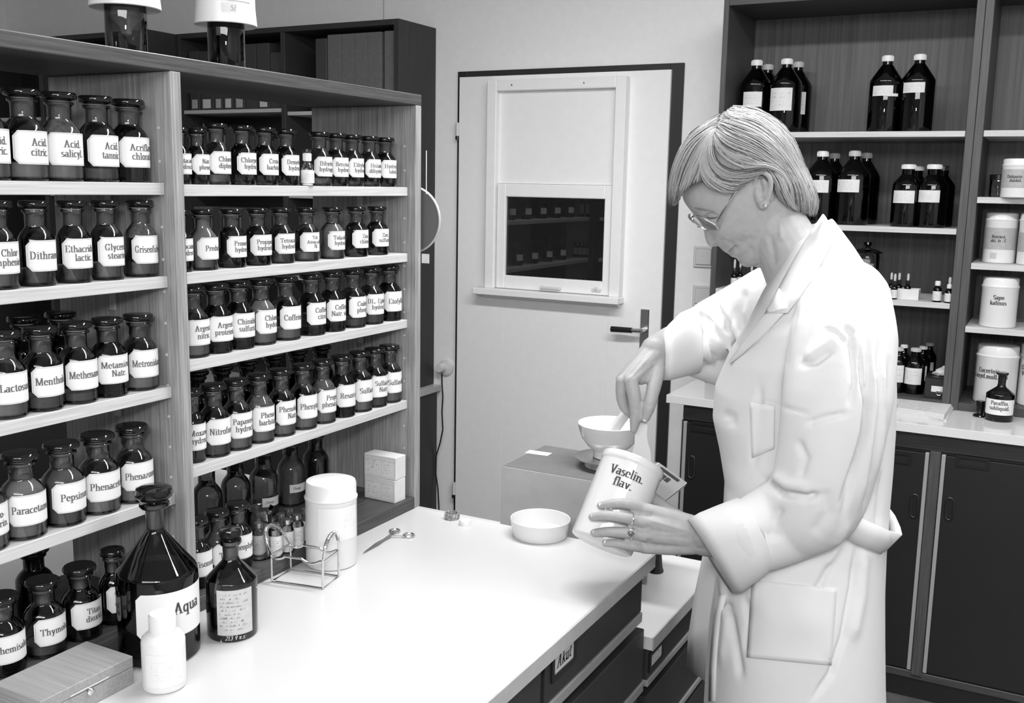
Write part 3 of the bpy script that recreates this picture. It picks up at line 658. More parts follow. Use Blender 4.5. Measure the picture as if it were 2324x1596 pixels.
# ---- things standing on the bottom board of the right bay
def tilted(o, rx=0, ry=0, rz=0): o.rotation_euler = (rx, ry, rz)
bx = [('lower white carton of the two stacked in the bottom right corner of the shelf', .925, 11), ('upper white carton of the two stacked in the bottom right corner of the shelf', .9735, 12)]
for lb, z, sd in bx:
    t = thing('medicine_carton', lb, 'carton', (-1.194, 1.695, z), 'stacked white cartons'); t.rotation_euler[2] = -.05 if sd == 11 else .0
    w_, d_, h_ = .040, .018, .0478
    MB().box(-w_, w_, -d_, d_, 0, h_, .0008).build('box_body', m_paper, t)
    P = [[(-w_*.93, q), (w_*.93, q), (w_*.93, q+.0003), (-w_*.93, q+.0003)] for q in (-h_*.42, h_*.28, h_*.42)]
    P += [[(q, -h_*.42), (q+.0003, -h_*.42), (q+.0003, h_*.42), (q, h_*.42)] for q in (-w_*.93, w_*.93)]+[[(.004, -h_*.42), (.0043, -h_*.42), (.0043, h_*.28), (.004, h_*.28)]]
    P += [[(p-w_*.05, q+h_*.345) for p, q in k] for k in scribble(w_*1.5, .003, 1, sd, .3, .08)]
    P += [[(p*.8-w_*.42, q) for p, q in k] for k in scribble(w_*.9, h_*.55, 4, sd+5, .5, .5)]+[[(p*.8+w_*.5, q) for p, q in k] for k in scribble(w_*.8, h_*.6, 5, sd+9, .5, .4)]
    ob('lettering', mesh('lettering', *plane_polys(P, (0, -d_-.0003, h_*.5), (1, 0, 0), (0, 0, 1)), m_inkg), t)
small_bottle('dropper_bottle', .058, .022, (-1.222, 1.5800, .925), 'small amber dropper bottle with white cap standing behind the white canister', 'bottle', None, m_amberd, m_plas, ang=-.7)
pd = bpy.data.objects[[o.name for o in bpy.data.objects if o.name.startswith('dropper_bottle')][-1]]
MB().lathe([(.0045, .0575), (.004, .060), (.0044, .072), (.003, .077), (0, .078)], 14).build('dropper_bulb', m_plasg, pd)
# injection vials
vi = [(-1.162, 1.348), (-1.163, 1.377), (-1.172, 1.412), (-1.190, 1.336), (-1.192, 1.366), (-1.164, 1.3200), (-1.192, 1.308), (-1.198, 1.395)]
for i, (x, y) in enumerate(vi):
    t = thing('injection_vial', 'clear injection vial with metal cap, %s row, %s from the beaker' % (('front', ORD[(1, 2, 3, 0, 0, 0, 0, 0)[i]]) if i in (0, 1, 2, 5) else ('back', ORD[{6: 0, 3: 1, 4: 2, 7: 3}[i]])), 'vial', (x, y, .925), 'injection vials behind the wire rack'); h = .060; r = .0122
    MB().lathe([(r*.9, 0), (r, .001), (r, h*.70), (r*.9, h*.75), (r*.5, h*.80), (r*.5, h*.86)], 18).build('glass_body', m_clear, t)
    MB().lathe([(r*.62, h*.86), (r*.64, h*.87), (r*.64, h), (r*.3, h*1.01), (0, h)], 16).build('crimp_cap', m_steel, t)
    MB().lathe([(r*.85, .002), (r*.85, h*.25), (0, h*.26)], 14).build('contents', m_powder, t)
    l = label_patch(t, r, h*.10, h*.66, 4.4, -.7, 0, m_paper)
    ob('lettering', mesh('lettering', *wrap_polys(scribble(.034, .02, 6, 20+i, .4, .15), r+.0009, h*.38, -.7), m_inkg), l)
# beaker with a thermometer-like glass rod
bk_ = onZ(420+800*.2256, 1020+1135*.2256, .925)
t = thing('beaker', 'narrow clear glass beaker with a spout left of the injection vials', 'beaker', (bk_[0]-.024, bk_[1]+.015, .925)); r = .0215; h = .090
MB().lathe([(0, .0005), (r*.95, 0), (r, .003), (r*1.02, h*.9), (r*1.18, h), (r*1.12, h*.995), (r*.97, h*.9), (r*.94, .004), (0, .004)], 28).build('glass_body', m_clear, t)
MB().tube([(r*1.02, -.003, h*.93), (r*1.4, -.004, h*.985), (r*1.1, -.0042, h*.99)], .0025, 8).build('spout', m_clear, t)
# ================================================================ cabinets on the right
CF, CBK = 3.45, 3.797
wc = thing('wall_cabinet', 'tall open teak cabinet with pale shelves behind the woman', 'cabinet', (-.3, 3.6, BZ))
ZT = 2.205
UP = (-.275, -.226)
boxo('side_panel', m_cabz, wc, -1.052, -1.034, CF, CBK, BZ+.0003, ZT); boxo('side_panel', m_cabz, wc, .60, .62, CF, CBK, BZ+.0003, ZT)
boxo('divider', m_cabz, wc, UP[0], (UP[0]+UP[1])/2-.0004, CF, CBK-.012, BZ+.0003, ZT-.022); boxo('divider', m_cabz, wc, (UP[0]+UP[1])/2+.0004, UP[1], CF, CBK-.012, BZ+.0003, ZT-.022)
boxo('top_board', m_cabx, wc, -1.034, .60, CF, CBK-.012, ZT-.022, ZT)
boxo('back_panel', m_back, wc, -1.034, .60, CBK-.012, CBK, BZ+.0003, ZT)
for x0, x1 in ((-1.034, UP[0]), (UP[1], .60)): boxo('bottom_board', m_cabx, wc, x0, x1, CF, CBK-.012, BZ+.0003, .926)
for z in (1.769, 1.470, 1.237): boxo('shelf', m_edgex, wc, -1.033, UP[0]-.001, CF+.006, CBK-.013, z-.0175, z, .0008)
for z in (1.770, 1.570, 1.368, 1.171): boxo('shelf', m_edgex, wc, UP[1]+.001, .599, CF-.012 if z < 1.6 else CF+.006, CBK-.013, z-.0185, z, .0008)
sc = thing('side_counter', 'pale laminate counter with dark sliding-door cupboards along the back wall', 'counter', (-.3, 3.5, 0))
boxo('worktop', plain('grey_laminate', .62, .12, noise=.02, nscale=8), sc, -1.097, 1.0, 3.172, 3.798, BZ-.0275, BZ, .001)
boxo('carcass', m_dark, sc, -1.050, .98, 3.232, 3.79, .10, BZ-.0275); boxo('plinth', m_dark, sc, -1.03, .96, 3.26, 3.78, 0, .10)
boxo('top_rail', m_cabx, sc, -1.050, .98, 3.215, 3.231, .815, BZ-.028)
def vx(x, y): return onY(x, y, 3.22)[0]
st_ = [(vx(1533, 950), vx(1556, 1000)), (vx(2108, 1030), vx(2140, 1040))]
boxo('stile', m_cabz, sc, -1.050, vx(1553, 960)-.002, 3.206, 3.231, .10, .815); boxo('stile', m_cabz, sc, vx(2106, 1020)+.008, vx(2140, 1030)-.004, 3.206, 3.231, .10, .815)
boxo('stile', m_cabz, sc, .6, .66, 3.206, 3.231, .10, .815)
for x0, x1, strips in ((vx(1553, 960), vx(2106, 1020)+.006, (0, 1)), (vx(2140, 1030)-.002, .598, (0,))):
    d = boxo('sliding_door', m_cup, sc, x0+.012, x1-.012, 3.214, 3.231, .112, .805)
    boxo('door_strip', m_alu, sc, x0, x0+.0115, 3.210, 3.231, .112, .808)
    if 1 in strips: boxo('door_strip', m_alu, sc, x1-.0115, x1, 3.210, 3.231, .112, .808)
boxo('bottom_rail', m_cabx, sc, -1.04, .97, 3.212, 3.2315, .085, .108)
def pull(x, y0, y1):
    a = onY(x, y0, 3.214); b = onY(x, y1, 3.214); h = abs(a[2]-b[2])/2; w_ = .0135; zc = (a[2]+b[2])/2
    pts = [(w_*.75*c_(t), 0, (h-w_) * (1 if s_(t) > 0 else -1)+w_*s_(t)) for t in np.linspace(0, 2*PI, 24, endpoint=False)]
    o = np.array([a[0], 3.211, zc])-np.array(sc.location)
    MB().tube([o+np.array(p) for p in pts], .0032, 6, closed=True).box(o[0]-w_*.6, o[0]+w_*.6, o[1]-.0012, o[1]+.0028, o[2]-h+.004, o[2]+h-.004, 0).build('finger_pull', m_black, sc)
pull(1571, 1035, 1085); pull(2077, 1122, 1174); pull(2157, 1130, 1180)
for x0, y0, x1, y1 in ((1568, 945, 1640, 978), (2000, 1018, 2071, 1046), (2168, 1030, 2248, 1058)):
    a = onY(x0, y1, 3.214); b = onY(x1, y0, 3.214)
    label_holder(sc, (a[0], 3.2135, a[2]), (1, 0, 0), (0, 0, 1), b[0]-a[0], .036, None, 0)
for x0, x1 in ((vx(1536, 1400), vx(2120, 1590)), ):
    pass

# ---- screw-cap stock bottles
def stock_bottle(label, x, y, z, H, D, wide=False, group=None, capm=None, lab=None, seed=0, ang=-1.35, gm=None, parts=True):
    t = thing('stock_bottle', label, 'bottle', (x, y, z), group); R = D/2; sh, nb, nr_ = (.675, .885, .30) if not wide else (.68, .84, .42)
    prof = [(R*.9, .0005), (R*.98, .002), (R, .006), (R, H*(sh-.02)), (R*.985, H*sh), (R*.90, H*(sh+.035)), (R*(nr_+.12), H*(nb-.03)), (R*nr_, H*nb), (R*nr_, H*.925)]
    MB().lathe(prof, 32).build('glass_body', gm or m_amberd, t)
    cp = MB().lathe([(R*nr_*1.12, H*.922), (R*nr_*1.16, H*.925), (R*nr_*1.14, H*.992), (R*nr_*1.02, H), (0, H)], 24)
    for k in range(20):
        a = 2*PI*k/20; q = R*nr_*1.155; cp.box(q*c_(a)-.0006, q*c_(a)+.0006, q*s_(a)-.0006, q*s_(a)+.0006, H*.93, H*.985, 0)
    cp.build('screw_cap', capm or m_cream, t)
    MB().lathe([(R*.90, .006), (R*.93, .009), (R*.93, H*.52), (0, H*.521)], 24).build('contents', m_dkfill, t)
    if lab:
        z0, z1, arc = lab
        l = label_patch(t, R, H*z0, H*z1, arc, ang, 0, m_paper)
        P = scribble(arc*R*.8, H*(z1-z0)*.7, 4, seed, .4, .3)
        ob('lettering', mesh('lettering', *wrap_polys(P, R+.0008, H*(z0+z1)/2, ang), m_pen), l)
    return t
def sb(label, cx, by, ty, dpx, Yf, z, **k):
    p = onY(cx, by, Yf); top = onY(cx, ty, Yf); D = dpx*((np.array([p[0], Yf, z])-EYE)@fw)/F
    return stock_bottle(label, p[0], Yf, z, top[2]-z, D, **k)
gA = 'large brown bottles on the cabinet top shelf'
sb('leftmost large brown bottle on the cabinet top shelf, wide pale label', 1709.5, 298, 137, 70, 3.585, 1.769, lab=(.36, .56, 1.25), seed=1, group=gA, ang=-1.50)
sb('brown bottle behind the leftmost one on the cabinet top shelf', 1735, 298, 147, 66, 3.70, 1.769, group=gA, capm=m_plasg)
sb('large brown bottle with a tall pale label, third from left on the cabinet top shelf', 1777, 298, 134, 72, 3.575, 1.769, lab=(.30, .60, 1.5), seed=2, group=gA, ang=-1.65)
sb('brown bottle half behind the tall labelled one on the cabinet top shelf', 1803, 298, 141, 66, 3.695, 1.769, lab=(.28, .58, .9), seed=3, group=gA, capm=m_plasg, ang=-1.15)
e_ = sb('large brown bottle with two overlapping labels, left of the right pair on the top shelf', 2003, 298, 127, 71, 3.56, 1.769, lab=(.47, .60, 1.30), seed=4, group=gA, capm=m_plas, ang=-1.62)
label_patch(e_, .0536, .113, .122, .7, -1.0, 0, m_paper, gap=.0012)
sb('large brown bottle with one small label, right of the right pair on the top shelf', 2075, 298, 124, 74, 3.56, 1.769, lab=(.50, .63, 1.35), seed=5, group=gA, capm=m_cream, ang=-1.72)
gB = 'brown bottles on the cabinet second shelf'
sb('broad brown bottle just right of her hair on the second shelf, with label', 1857, 513, 343, 72, 3.545, 1.470, lab=(.43, .60, 1.4), seed=6, group=gB, ang=-1.6)
sb('brown bottle behind the one beside her hair on the second shelf', 1884, 513, 348, 64, 3.655, 1.470, group=gB, capm=m_plasg)
sb('broad brown bottle with square label in the middle of the second shelf', 1929, 513, 342, 74, 3.545, 1.470, lab=(.44, .61, 1.45), seed=7, group=gB, capm=m_plasg, ang=-1.75)
sb('brown bottle with grey cap behind the middle one on the second shelf', 1956, 513, 347, 64, 3.655, 1.470, group=gB, capm=m_plasg)
sb('smaller brown bottle with white cap, left of the small pair on the second shelf', 2052, 515, 373, 63, 3.53, 1.470, wide=True, lab=(.38, .58, 1.6), seed=8, group=gB, capm=m_plas, ang=-1.7)
sb('small brown bottle with grey cap behind the left one of the small pair', 2072, 515, 377, 55, 3.635, 1.470, wide=True, group=gB, capm=m_plasg)
sb('smaller brown bottle with steel cap, right of the small pair on the second shelf', 2110, 515, 373, 65, 3.53, 1.470, wide=True, lab=(.40, .59, 1.55), seed=9, group=gB, capm=m_cream, ang=-1.75)
sb('small brown bottle with dark cap behind the right one of the small pair', 2130, 515, 377, 55, 3.635, 1.470, wide=True, group=gB, capm=m_black)
gC = 'brown bottles in the lower left of the cabinet'
def c4(x, y): return 1760+x*.31333, 540+y*.31333
for lb, cx, by, ty, dp, Yf, lab, cm in (
  ('brown bottle half hidden by the coat back at the cabinet bottom, pale label', 872, 1140, 790, 110, 3.525, (.24, .62, 1.9), m_plasg),
  ('brown bottle with white cap behind the left labelled pair at the cabinet bottom', 908, 1100, 770, 95, 3.625, (.2, .5, 1.6), m_plas),
  ('brown bottle with a large square label in front at the cabinet bottom', 992, 1130, 795, 142, 3.535, (.22, .58, 1.85), m_plasg),
  ('brown bottle with white cap at the back right of the cabinet bottom group', 1046, 1105, 780, 110, 3.64, (.2, .55, 1.6), m_plas),
  ('rearmost right brown bottle of the cabinet bottom group, grey cap', 1092, 1095, 757, 100, 3.735, (.2, .55, 1.8), m_plasg)):
    px, py = c4(cx, by); tx, ty_ = c4(cx, ty)
    sb(lb, px, py, ty_, dp*.31333, Yf, .926, wide=True, lab=lab, seed=cx, group=gC, capm=cm, ang=-1.62)

# ---- dropper bottles and jars on the third shelf
def dropper(lb, cx, Yf, z, top, bulb=True, capm=None, d=.021, lab=True):
    p = onY(cx, 650, Yf); h = onY(cx, top, Yf)[2]-z
    t = thing('dropper_bottle', lb, 'bottle', (p[0], Yf, z), 'small bottles on the cabinet third shelf'); r = d/2; hb = h if not bulb else h*.72
    MB().lathe([(r*.9, 0), (r, .001), (r, hb*.60), (r*.9, hb*.66), (r*.5, hb*.73), (r*.5, hb*.80)], 18).build('glass_body', m_amberd, t)
    MB().lathe([(r*.64, hb*.78), (r*.68, hb*.80), (r*.66, hb*.97), (r*.5, hb), (0, hb)], 16).build('cap', capm or m_black, t)
    if bulb: MB().lathe([(r*.42, hb*.99), (r*.36, hb*1.05), (r*.42, hb*1.25), (r*.28, h*.985), (0, h)], 14).build('dropper_bulb', m_plasg, t)
    MB().lathe([(r*.85, .002), (r*.85, hb*.45), (0, hb*.46)], 14).build('contents', m_dkfill, t)
    if lab:
        l = label_patch(t, r, hb*.08, hb*.52, 3.2, -1.5, 0, m_paper)
        ob('lettering', mesh('lettering', *wrap_polys(scribble(.022, hb*.3, 3, int(cx), .4, .2), r+.0008, hb*.3, -1.5), m_pen), l)
    return t
def crt(lb, x0, x1, yb, Yf, z, h, d):
    a = onY(x0, yb, Yf); b = onY(x1, yb, Yf); w_ = abs(b[0]-a[0])/2
    t = thing('open_carton', lb, 'carton', ((a[0]+b[0])/2, Yf, z)); T = .0012
    MB().box(-w_, w_, 0, T, 0, h, 0).box(-w_, w_, d-T, d, 0, h, 0).box(-w_, -w_+T, T, d-T, 0, h, 0).box(w_-T, w_, T, d-T, 0, h, 0).box(-w_+T, w_-T, T, d-T, 0, .0015, 0).build('box_walls', m_paper, t)
    return t
x, y = c4(0, 375)
crt('low white open carton holding dropper bottles on the third cabinet shelf', c4(790, 0)[0], c4(1032, 0)[0], 683, 3.495, 1.237, .0335, .055)
dropper('dropper bottle at the left end inside the white carton', c4(836, 0)[0], 3.525, 1.2392, c4(0, 250)[1])
dropper('dropper bottle at the back inside the white carton', c4(893, 0)[0], 3.535, 1.2392, c4(0, 252)[1])
dropper('dropper bottle at the right end inside the white carton', c4(957, 0)[0], 3.525, 1.2392, c4(0, 257)[1])
dropper('dropper bottle standing in front of the white carton', c4(862, 0)[0], 3.478, 1.237, c4(0, 258)[1])
dropper('small brown bottle with a plain white screw cap alone on the third shelf', c4(1175, 0)[0], 3.480, 1.237, c4(0, 312)[1], False, m_plas, .026)
dropper('dropper bottle with white collar next to the cabinet divider', c4(1262, 0)[0], 3.472, 1.237, c4(0, 283)[1], True, m_plas, .025)
crt('small white carton on the third shelf under her chin', 1664, 1722, 652, 3.49, 1.237, .022, .05)
dropper('dropper bottle at the left under her chin on the third shelf', 1665, 3.473, 1.237, 588)
dropper('dropper bottle inside the small carton under her chin', 1678, 3.515, 1.2392, 588)
dropper('dropper bottle right of the small carton under her chin', 1704, 3.517, 1.2392, 600)
jp = onY(1962, 660, 3.66)
t = thing('apothecary_jar', 'clear lidded jar with papers inside, half hidden behind her shoulder', 'jar', (jp[0], 3.66, 1.237))
MB().lathe([(0, .0005), (.040, .0), (.042, .003), (.042, .125), (.040, .132), (.037, .134)], 30).build('glass_body', m_clear, t)
MB().lathe([(.036, .1342), (.050, .136), (.050, .139), (.030, .147), (.008, .152), (.007, .158), (.013, .164), (.012, .172), (0, .176)], 30).build('lid', m_amberd, t)
MB().box(-.022, .012, -.012, .010, .004, .115, .002).box(.0125, .024, -.01, .012, .004, .10, .002).build('paper_roll', m_paper, t)

# ---- porcelain and plastic canisters in the right bay
def canister(lb, cx, by, ty, dpx, z, lines=(), size=.011, ang=None, lidk=.2, band=None, group='white canisters in the cabinet right bay', name='canister', dm=None, m=None, off=0.):
    f_ = onZ(cx, by, z); d = (f_-EYE)@fw; D = dm or dpx*d/F*1.01; R = D/2; hd = f_[:2]/np.linalg.norm(f_[:2]); c = f_[:2]+hd*R
    tp = ray(cx, ty); H = EYE[2]+tp[2]/np.linalg.norm(tp[:2])*(np.linalg.norm(c))-z
    t = thing(name, lb, 'canister', (c[0], c[1], z), group); va = math.atan2(-c[1], -c[0]); a = va if ang is None else va+ang
    lz = H*(1-lidk); m = m or m_porc
    MB().lathe([(R*.93, 0), (R*.985, .0015), (R, .005), (R, lz-.004), (R*1.02, lz-.002), (R*1.02, lz)], 40).build('canister_body', m, t)
    MB().lathe([(R*1.03, lz+.0005), (R*1.04, lz+.003), (R*.985, lz+.007), (R*.985, H*.955), (R*.95, H*.985), (R*.80, H), (0, H*1.005)], 40).build('lid', m, t)
    if band:
        label_patch(t, R, H*band[0], H*band[1], 4.2, a, 0, m_bandg, name='paper_band')
    if lines:
        zc = H*(.52 if not band else (band[0]+band[1])/2)+off
        ob('lettering', mesh('lettering', *wrap_polys(layout(lines, size, 3*R, wt=14), R+.0009, zc, a), m_ink), t)
    return t
m_bandg = plain('grey_band', .34, .6, noise=.06, nscale=80)
canister('white canister lettered Sapo kalinus on the lower right cabinet shelf', 2262, 745, 628, 77, 1.171, ['Sapo', 'kalinus'], .0125, -.05, off=.005)
canister('tall white canister behind the Paraffin bottle at the bottom of the right bay', 2254, 919, 780, 89, .926, ['Eucerinie.', 'c.oxyd.moll. 130'], .0135, -.35, off=.0)
canister('white canister cut off by the right picture edge, bottom of the right bay', 2352, 926, 780, 88, .926, ['Dithran.', 'Vaselin.'], .014, -.5, off=.01)
canister('white jar with a grey band on the right bay shelf below the paste jar', 2265, 598, 482, 69, 1.368, ['Natriest.', 'akt. low. f.'], .009, -.1, .16, (.27, .70))
sq = bpy.data.objects[[o.name for o in bpy.data.objects if o.name.startswith('canister') and o.type == 'EMPTY'][-1]]
label_patch(sq, .0475, .014, .032, .4, math.atan2(-sq.location[1], -sq.location[0])-.35, 0, m_plasg, name='grey_sticker')
canister('white jar with framed label cut off by the right edge of the picture', 2343, 603, 483, 69, 1.368, [], .009, 0, .16, (.25, .62))
canister('white jar lettered Zinkpaste F dunkel on the upper right bay shelf', 2307, 449, 360, 70, 1.570, ['Zinkpaste F', 'dunkel.'], .0085, -.15, .2, (.25, .72))
jp = onY(2262, 447, 3.60)
t = thing('glass_jar', 'small clear jar with a dark lid half behind the paste jar', 'jar', (jp[0], 3.62, 1.570))
MB().lathe([(0, .0005), (.024, 0), (.025, .003), (.025, .055), (.023, .058)], 24).build('glass_body', m_clear, t); MB().lathe([(.027, .0555), (.027, .069), (.025, .071), (0, .071)], 24).build('lid', m_black, t)

# ---- on the side counter
f_ = onZ(2265, 959, .9); D = 61*((f_-EYE)@fw)/F
def narrow_profile(D, sh, nb, nt, rneck, rfl):
    R = D/2
    return [(R*.84, .001), (R*.95, .0005), (R, .004), (R, sh*.97), (R*.985, sh), (R*.95, sh+(nb-sh)*.05), (R*(rneck+.06), nb-.005), (rneck*R+.0005, nb), (rneck*R, nb+.004), (rneck*R*1.05, nt-.010), (rfl*R*.9, nt-.007), (rfl*R, nt-.004), (rfl*R*.97, nt), (rneck*R, nt)]
c = f_[:2]+f_[:2]/np.linalg.norm(f_[:2])*D/2
t = thing('reagent_bottle', 'unstoppered brown bottle lettered Paraffin. subliquid. on the side counter', 'bottle', (c[0], c[1], .9))
MB().lathe(narrow_profile(D, .082, .108, .147, .27, .42), 36).build('glass_body', m_amberd, t)
MB().lathe([(D*.46, .003), (D*.47, .006), (D*.47, .07), (0, .071)], 28).build('contents', m_dkfill, t)
va = math.atan2(-c[1], -c[0])
l = label_patch(t, D/2, .022, .069, 2.45, va, .004)
ob('lettering', mesh('lettering', *wrap_polys(layout(['Paraffin.', 'subliquid.'], .0115, D*1.08, wt=13), D/2+.0009, .050, va), m_ink), l)
f_ = onZ(2222, 948, .9)
s_o = thing('glass_stopper', 'black glass stopper standing upside down beside the Paraffin bottle', 'stopper', (f_[0], f_[1]+.018, .9))
MB().lathe([(.0175, 0), (.0195, .002), (.0185, .006), (.010, .008), (.0095, .011)], 24).build('stopper_disc', m_stop, s_o); MB().lathe([(.0098, .0105), (.0125, .048), (.0115, .050), (0, .050)], 20).build('stopper_plug', m_stop, s_o)
ps = [onZ(x, y, .9) for x, y in ((2031, 938), (2145.4, 956.7), (2170.5, 922), (2026, 908))]
def sheet(pts, z0, z1): return [(p[0], p[1], z0) for p in pts]+[(p[0], p[1], z1) for p in pts], [(3, 2, 1, 0), (4, 5, 6, 7), (0, 1, 5, 4), (1, 2, 6, 5), (2, 3, 7, 6), (3, 0, 4, 7)]
pc = sum(ps)/4
t = thing('paper_pile', 'thin pile of printed papers lying on the side counter behind the coat', 'paper', (pc[0], pc[1], .9)); pr = [p-np.array([pc[0], pc[1], 0]) for p in ps]
for i in range(5):
    k = 1-.02*i; r_ = rn.uniform(-.03, .03)
    q = [np.array([p[0]*k*c_(r_)-p[1]*k*s_(r_), p[0]*k*s_(r_)+p[1]*k*c_(r_), 0]) for p in pr]
    so = MB().add(*sheet(q, .0002+.0036*i, .0034+.0036*i)).build('paper_sheet', m_paper, t)
P = scribble(.17, .20, 14, 55, .3, .12)
ob('lettering', mesh('lettering', *plane_polys(P, (0, 0, .0181), (1, -.12, 0), (.05, 1, 0)), m_pen), t)
a = onZ(2092, 908, .926); b = onZ(2162.6, 912, .926)
t = thing('card_box', 'black card index box with a label and pull in the cabinet bottom', 'box', ((a[0]+b[0])/2, 3.475, .926)); w_ = (b[0]-a[0])/2; h = .066
MB().box(-w_, w_, 0, .13, 0, h, .002).build('box_body', plain('black_board', .008, .6), t); MB().box(-w_*.98, w_*.98, -.0015, .129, h+.0003, h+.003, .001).build('lid', m_black, t)
lb_ = MB().box(-.024, .024, -.0015, -.0002, .022, .041, 0).build('label', m_paper, t)
MB().tube([(.008*c_(q), -.004, .020+.008*s_(q)) for q in np.linspace(0, 2*PI, 14, endpoint=False)], .0015, 6, closed=True).build('ring_pull', m_steel, t)
bm = bmesh.new(); bmesh.ops.create_icosphere(bm, subdivisions=3, radius=1)
for v in bm.verts:
    k = 1+.35*math.sin(v.co.x*7+v.co.y*3)*math.cos(v.co.y*6+v.co.z*5)+rn.uniform(-.1, .1); v.co = Vector((v.co.x*.036*k, v.co.y*.028*k, max(-.010, v.co.z*.018*k)+.010))
me = bpy.data.meshes.new('tissue'); bm.to_mesh(me); bm.free(); me.materials.append(m_paper)
tag(ob('tissue', me, None, (t.location[0]+.012, 3.53, .926+h+.0032)), 'crumpled white tissue on top of the black card box', 'tissue')

# ================================================================ things on the main bench
f_ = onZ(365, 1519, .9); D = .1135; R = D/2; hd = f_[:2]/np.linalg.norm(f_[:2]); c = f_[:2]+hd*R
t = thing('aqua_bottle', 'large amber bottle lettered Aqua at the front of the bench', 'bottle', (c[0], c[1], .9))
MB().lathe(narrow_profile(D, .128, .186, .226, .215, .37), 56).build('glass_body', m_amber, t)
MB().lathe([(R*.94, .004), (R*.955, .007), (R*.955, .119), (0, .119)], 40).build('contents', glass('amber_water', .5, .02, 1.2), t)
mb = MB().lathe([(R*.17, .195), (R*.19, .2275), (R*.36, .231), (R*.45, .236), (R*.46, .241), (R*.44, .247), (R*.30, .250), (0, .251)], 12)
s2 = mb.build('stopper', m_stop, t)
MB().lathe([(R*.165, .188), (R*.19, .192), (R*.2, .224)], 20).build('plug', m_plug, s2)
la = .02
l = label_patch(t, R, .043, .110, 2.6, la, .008)
P = layout(['Aqua'], .0165, 2.2*R)
ob('lettering', mesh('lettering', *wrap_polys(P, R+.0009, .083, la), m_ink), l)
f_ = onZ(529, 1460, .9); D = .0755; R = D/2; c = f_[:2]+f_[:2]/np.linalg.norm(f_[:2])*R
t = thing('noted_bottle', 'amber narrow-neck bottle with a handwritten paper note, right of the Aqua bottle', 'bottle', (c[0], c[1], .9))
MB().lathe(narrow_profile(D, .090, .121, .148, .30, .44), 44).build('glass_body', m_amber, t)
MB().lathe([(R*.94, .004), (R*.95, .006), (R*.95, .034), (0, .034)], 32).build('contents', glass('amber_liquid', .5, .02, 1.2), t)
s2 = MB().lathe([(R*.26, .128), (R*.28, .149), (R*.38, .151), (R*.47, .155), (R*.47, .161), (R*.42, .165), (0, .166)], 10).build('stopper', m_stop, t)
MB().lathe([(R*.26, .118), (R*.285, .146)], 18).build('plug', m_plug, s2)
va = math.atan2(-c[1], -c[0])
l = label_patch(t, R, .012, .082, 1.45, va+.12, 0, m_note)
ob('lettering', mesh('lettering', *wrap_polys(scribble(.048, .060, 10, 77, .45, .2), R+.0009, .048, va+.12), m_inkg), l)
ob('glass_writing', mesh('glass_writing', *wrap_polys(layout(['213,9 v.s:'], .0065, .05, slant=.3, wt=7), R+.0006, .0075, va+.1), m_label), t)
f_ = onZ(375, 1578, .9); D = .0575; R = D/2; c = f_[:2]+f_[:2]/np.linalg.norm(f_[:2])*R
t = thing('plastic_bottle', 'milky white plastic bottle standing in front of the Aqua bottle', 'bottle', (c[0], c[1], .9))
MB().lathe([(R*.9, 0), (R*.98, .002), (R, .005), (R, .066), (R*.96, .071), (R*.80, .076), (R*.62, .079), (R*.58, .083)], 36).build('bottle_body', m_plas, t)
MB().lathe([(R*.62, .0815), (R*.62, .101), (R*.56, .104), (0, .104)], 28).build('cap', m_plas, t)
l = label_patch(t, R, .010, .056, 2.1, math.atan2(-c[1], -c[0])+.15, 0, m_label)
ob('lettering', mesh('lettering', *wrap_polys(scribble(.045, .03, 7, 31, .3, .2)+[[(-.029, .021), (.029, .021), (.029, .0213), (-.029, .0213)]], R+.0009, .033, math.atan2(-c[1], -c[0])+.15), plain('faint_ink', .55, .7)), l)
t = thing('wooden_box', 'flat light wooden case with a metal latch at the lower left of the bench', 'box', (-1.097, .832, .9)); bx_, by_ = .0455, .0715
MB().box(-bx_, bx_, -by_, by_, .0002, .024, .0008).build('box_base', m_boxw, t); MB().box(-bx_, bx_, -by_, by_, .0246, .040, .0008).build('lid', m_boxw, t)
MB().box(bx_, bx_+.0015, -.030, .030, .0262, .0285, .0003).build('latch_wire', m_steel, t)
MB().lathe([(.005, 0), (.005, .003), (.0025, .005), (0, .005)], 14, mat=np.array([[0, 0, 1, bx_], [1, 0, 0, .0], [0, 1, 0, .0215], [0, 0, 0, 1.]])).build('latch_button', m_chrome, t)

# white canister, wire rack, tongs, rings, dish
canister('white plastic screw canister standing behind the wire rack', 753, 1298, 1087, 116, .9, [], .01, 0, .215, group=None, name='plastic_canister', m=m_plas)
pcn = bpy.data.objects['plastic_canister']; va = math.atan2(-pcn.location[1], -pcn.location[0])
l = label_patch(pcn, .0455, .055, .115, 1.7, va+.35, 0, m_label)
ob('lettering', mesh('lettering', *wrap_polys(scribble(.03, .03, 3, 90, .4, .3), .0464, .09, va+.75), plain('faint_ink2', .6, .7)), l)
ra = [np.array(onZ(*p, .9)) for p in ((617, 1322), (733, 1338), (769, 1310), (660, 1295))]
rc = sum(ra)/4; rc[2] = .9
t = thing('wire_rack', 'small chrome wire test-tube rack with coil-wrapped arched handles', 'rack', rc); ra = [p-rc+np.array([0, 0, .0023]) for p in ra]; hz = np.array([0, 0, .047])
wr = .0019
MB().tube(ra, wr, 8, closed=True).build('base_loop', m_chrome, t)
for p in ra: MB().tube([p, p+hz], wr, 8).build('post', m_chrome, t)
def wavy(a, b, n=22):
    r_ = []
    for i in range(n+1):
        u = i/n; q = a+(b-a)*u; r_.append(q+np.array([0, 0, -.006*max(0, math.sin(u*2*PI*1.5+.6))**.7]))
    return r_
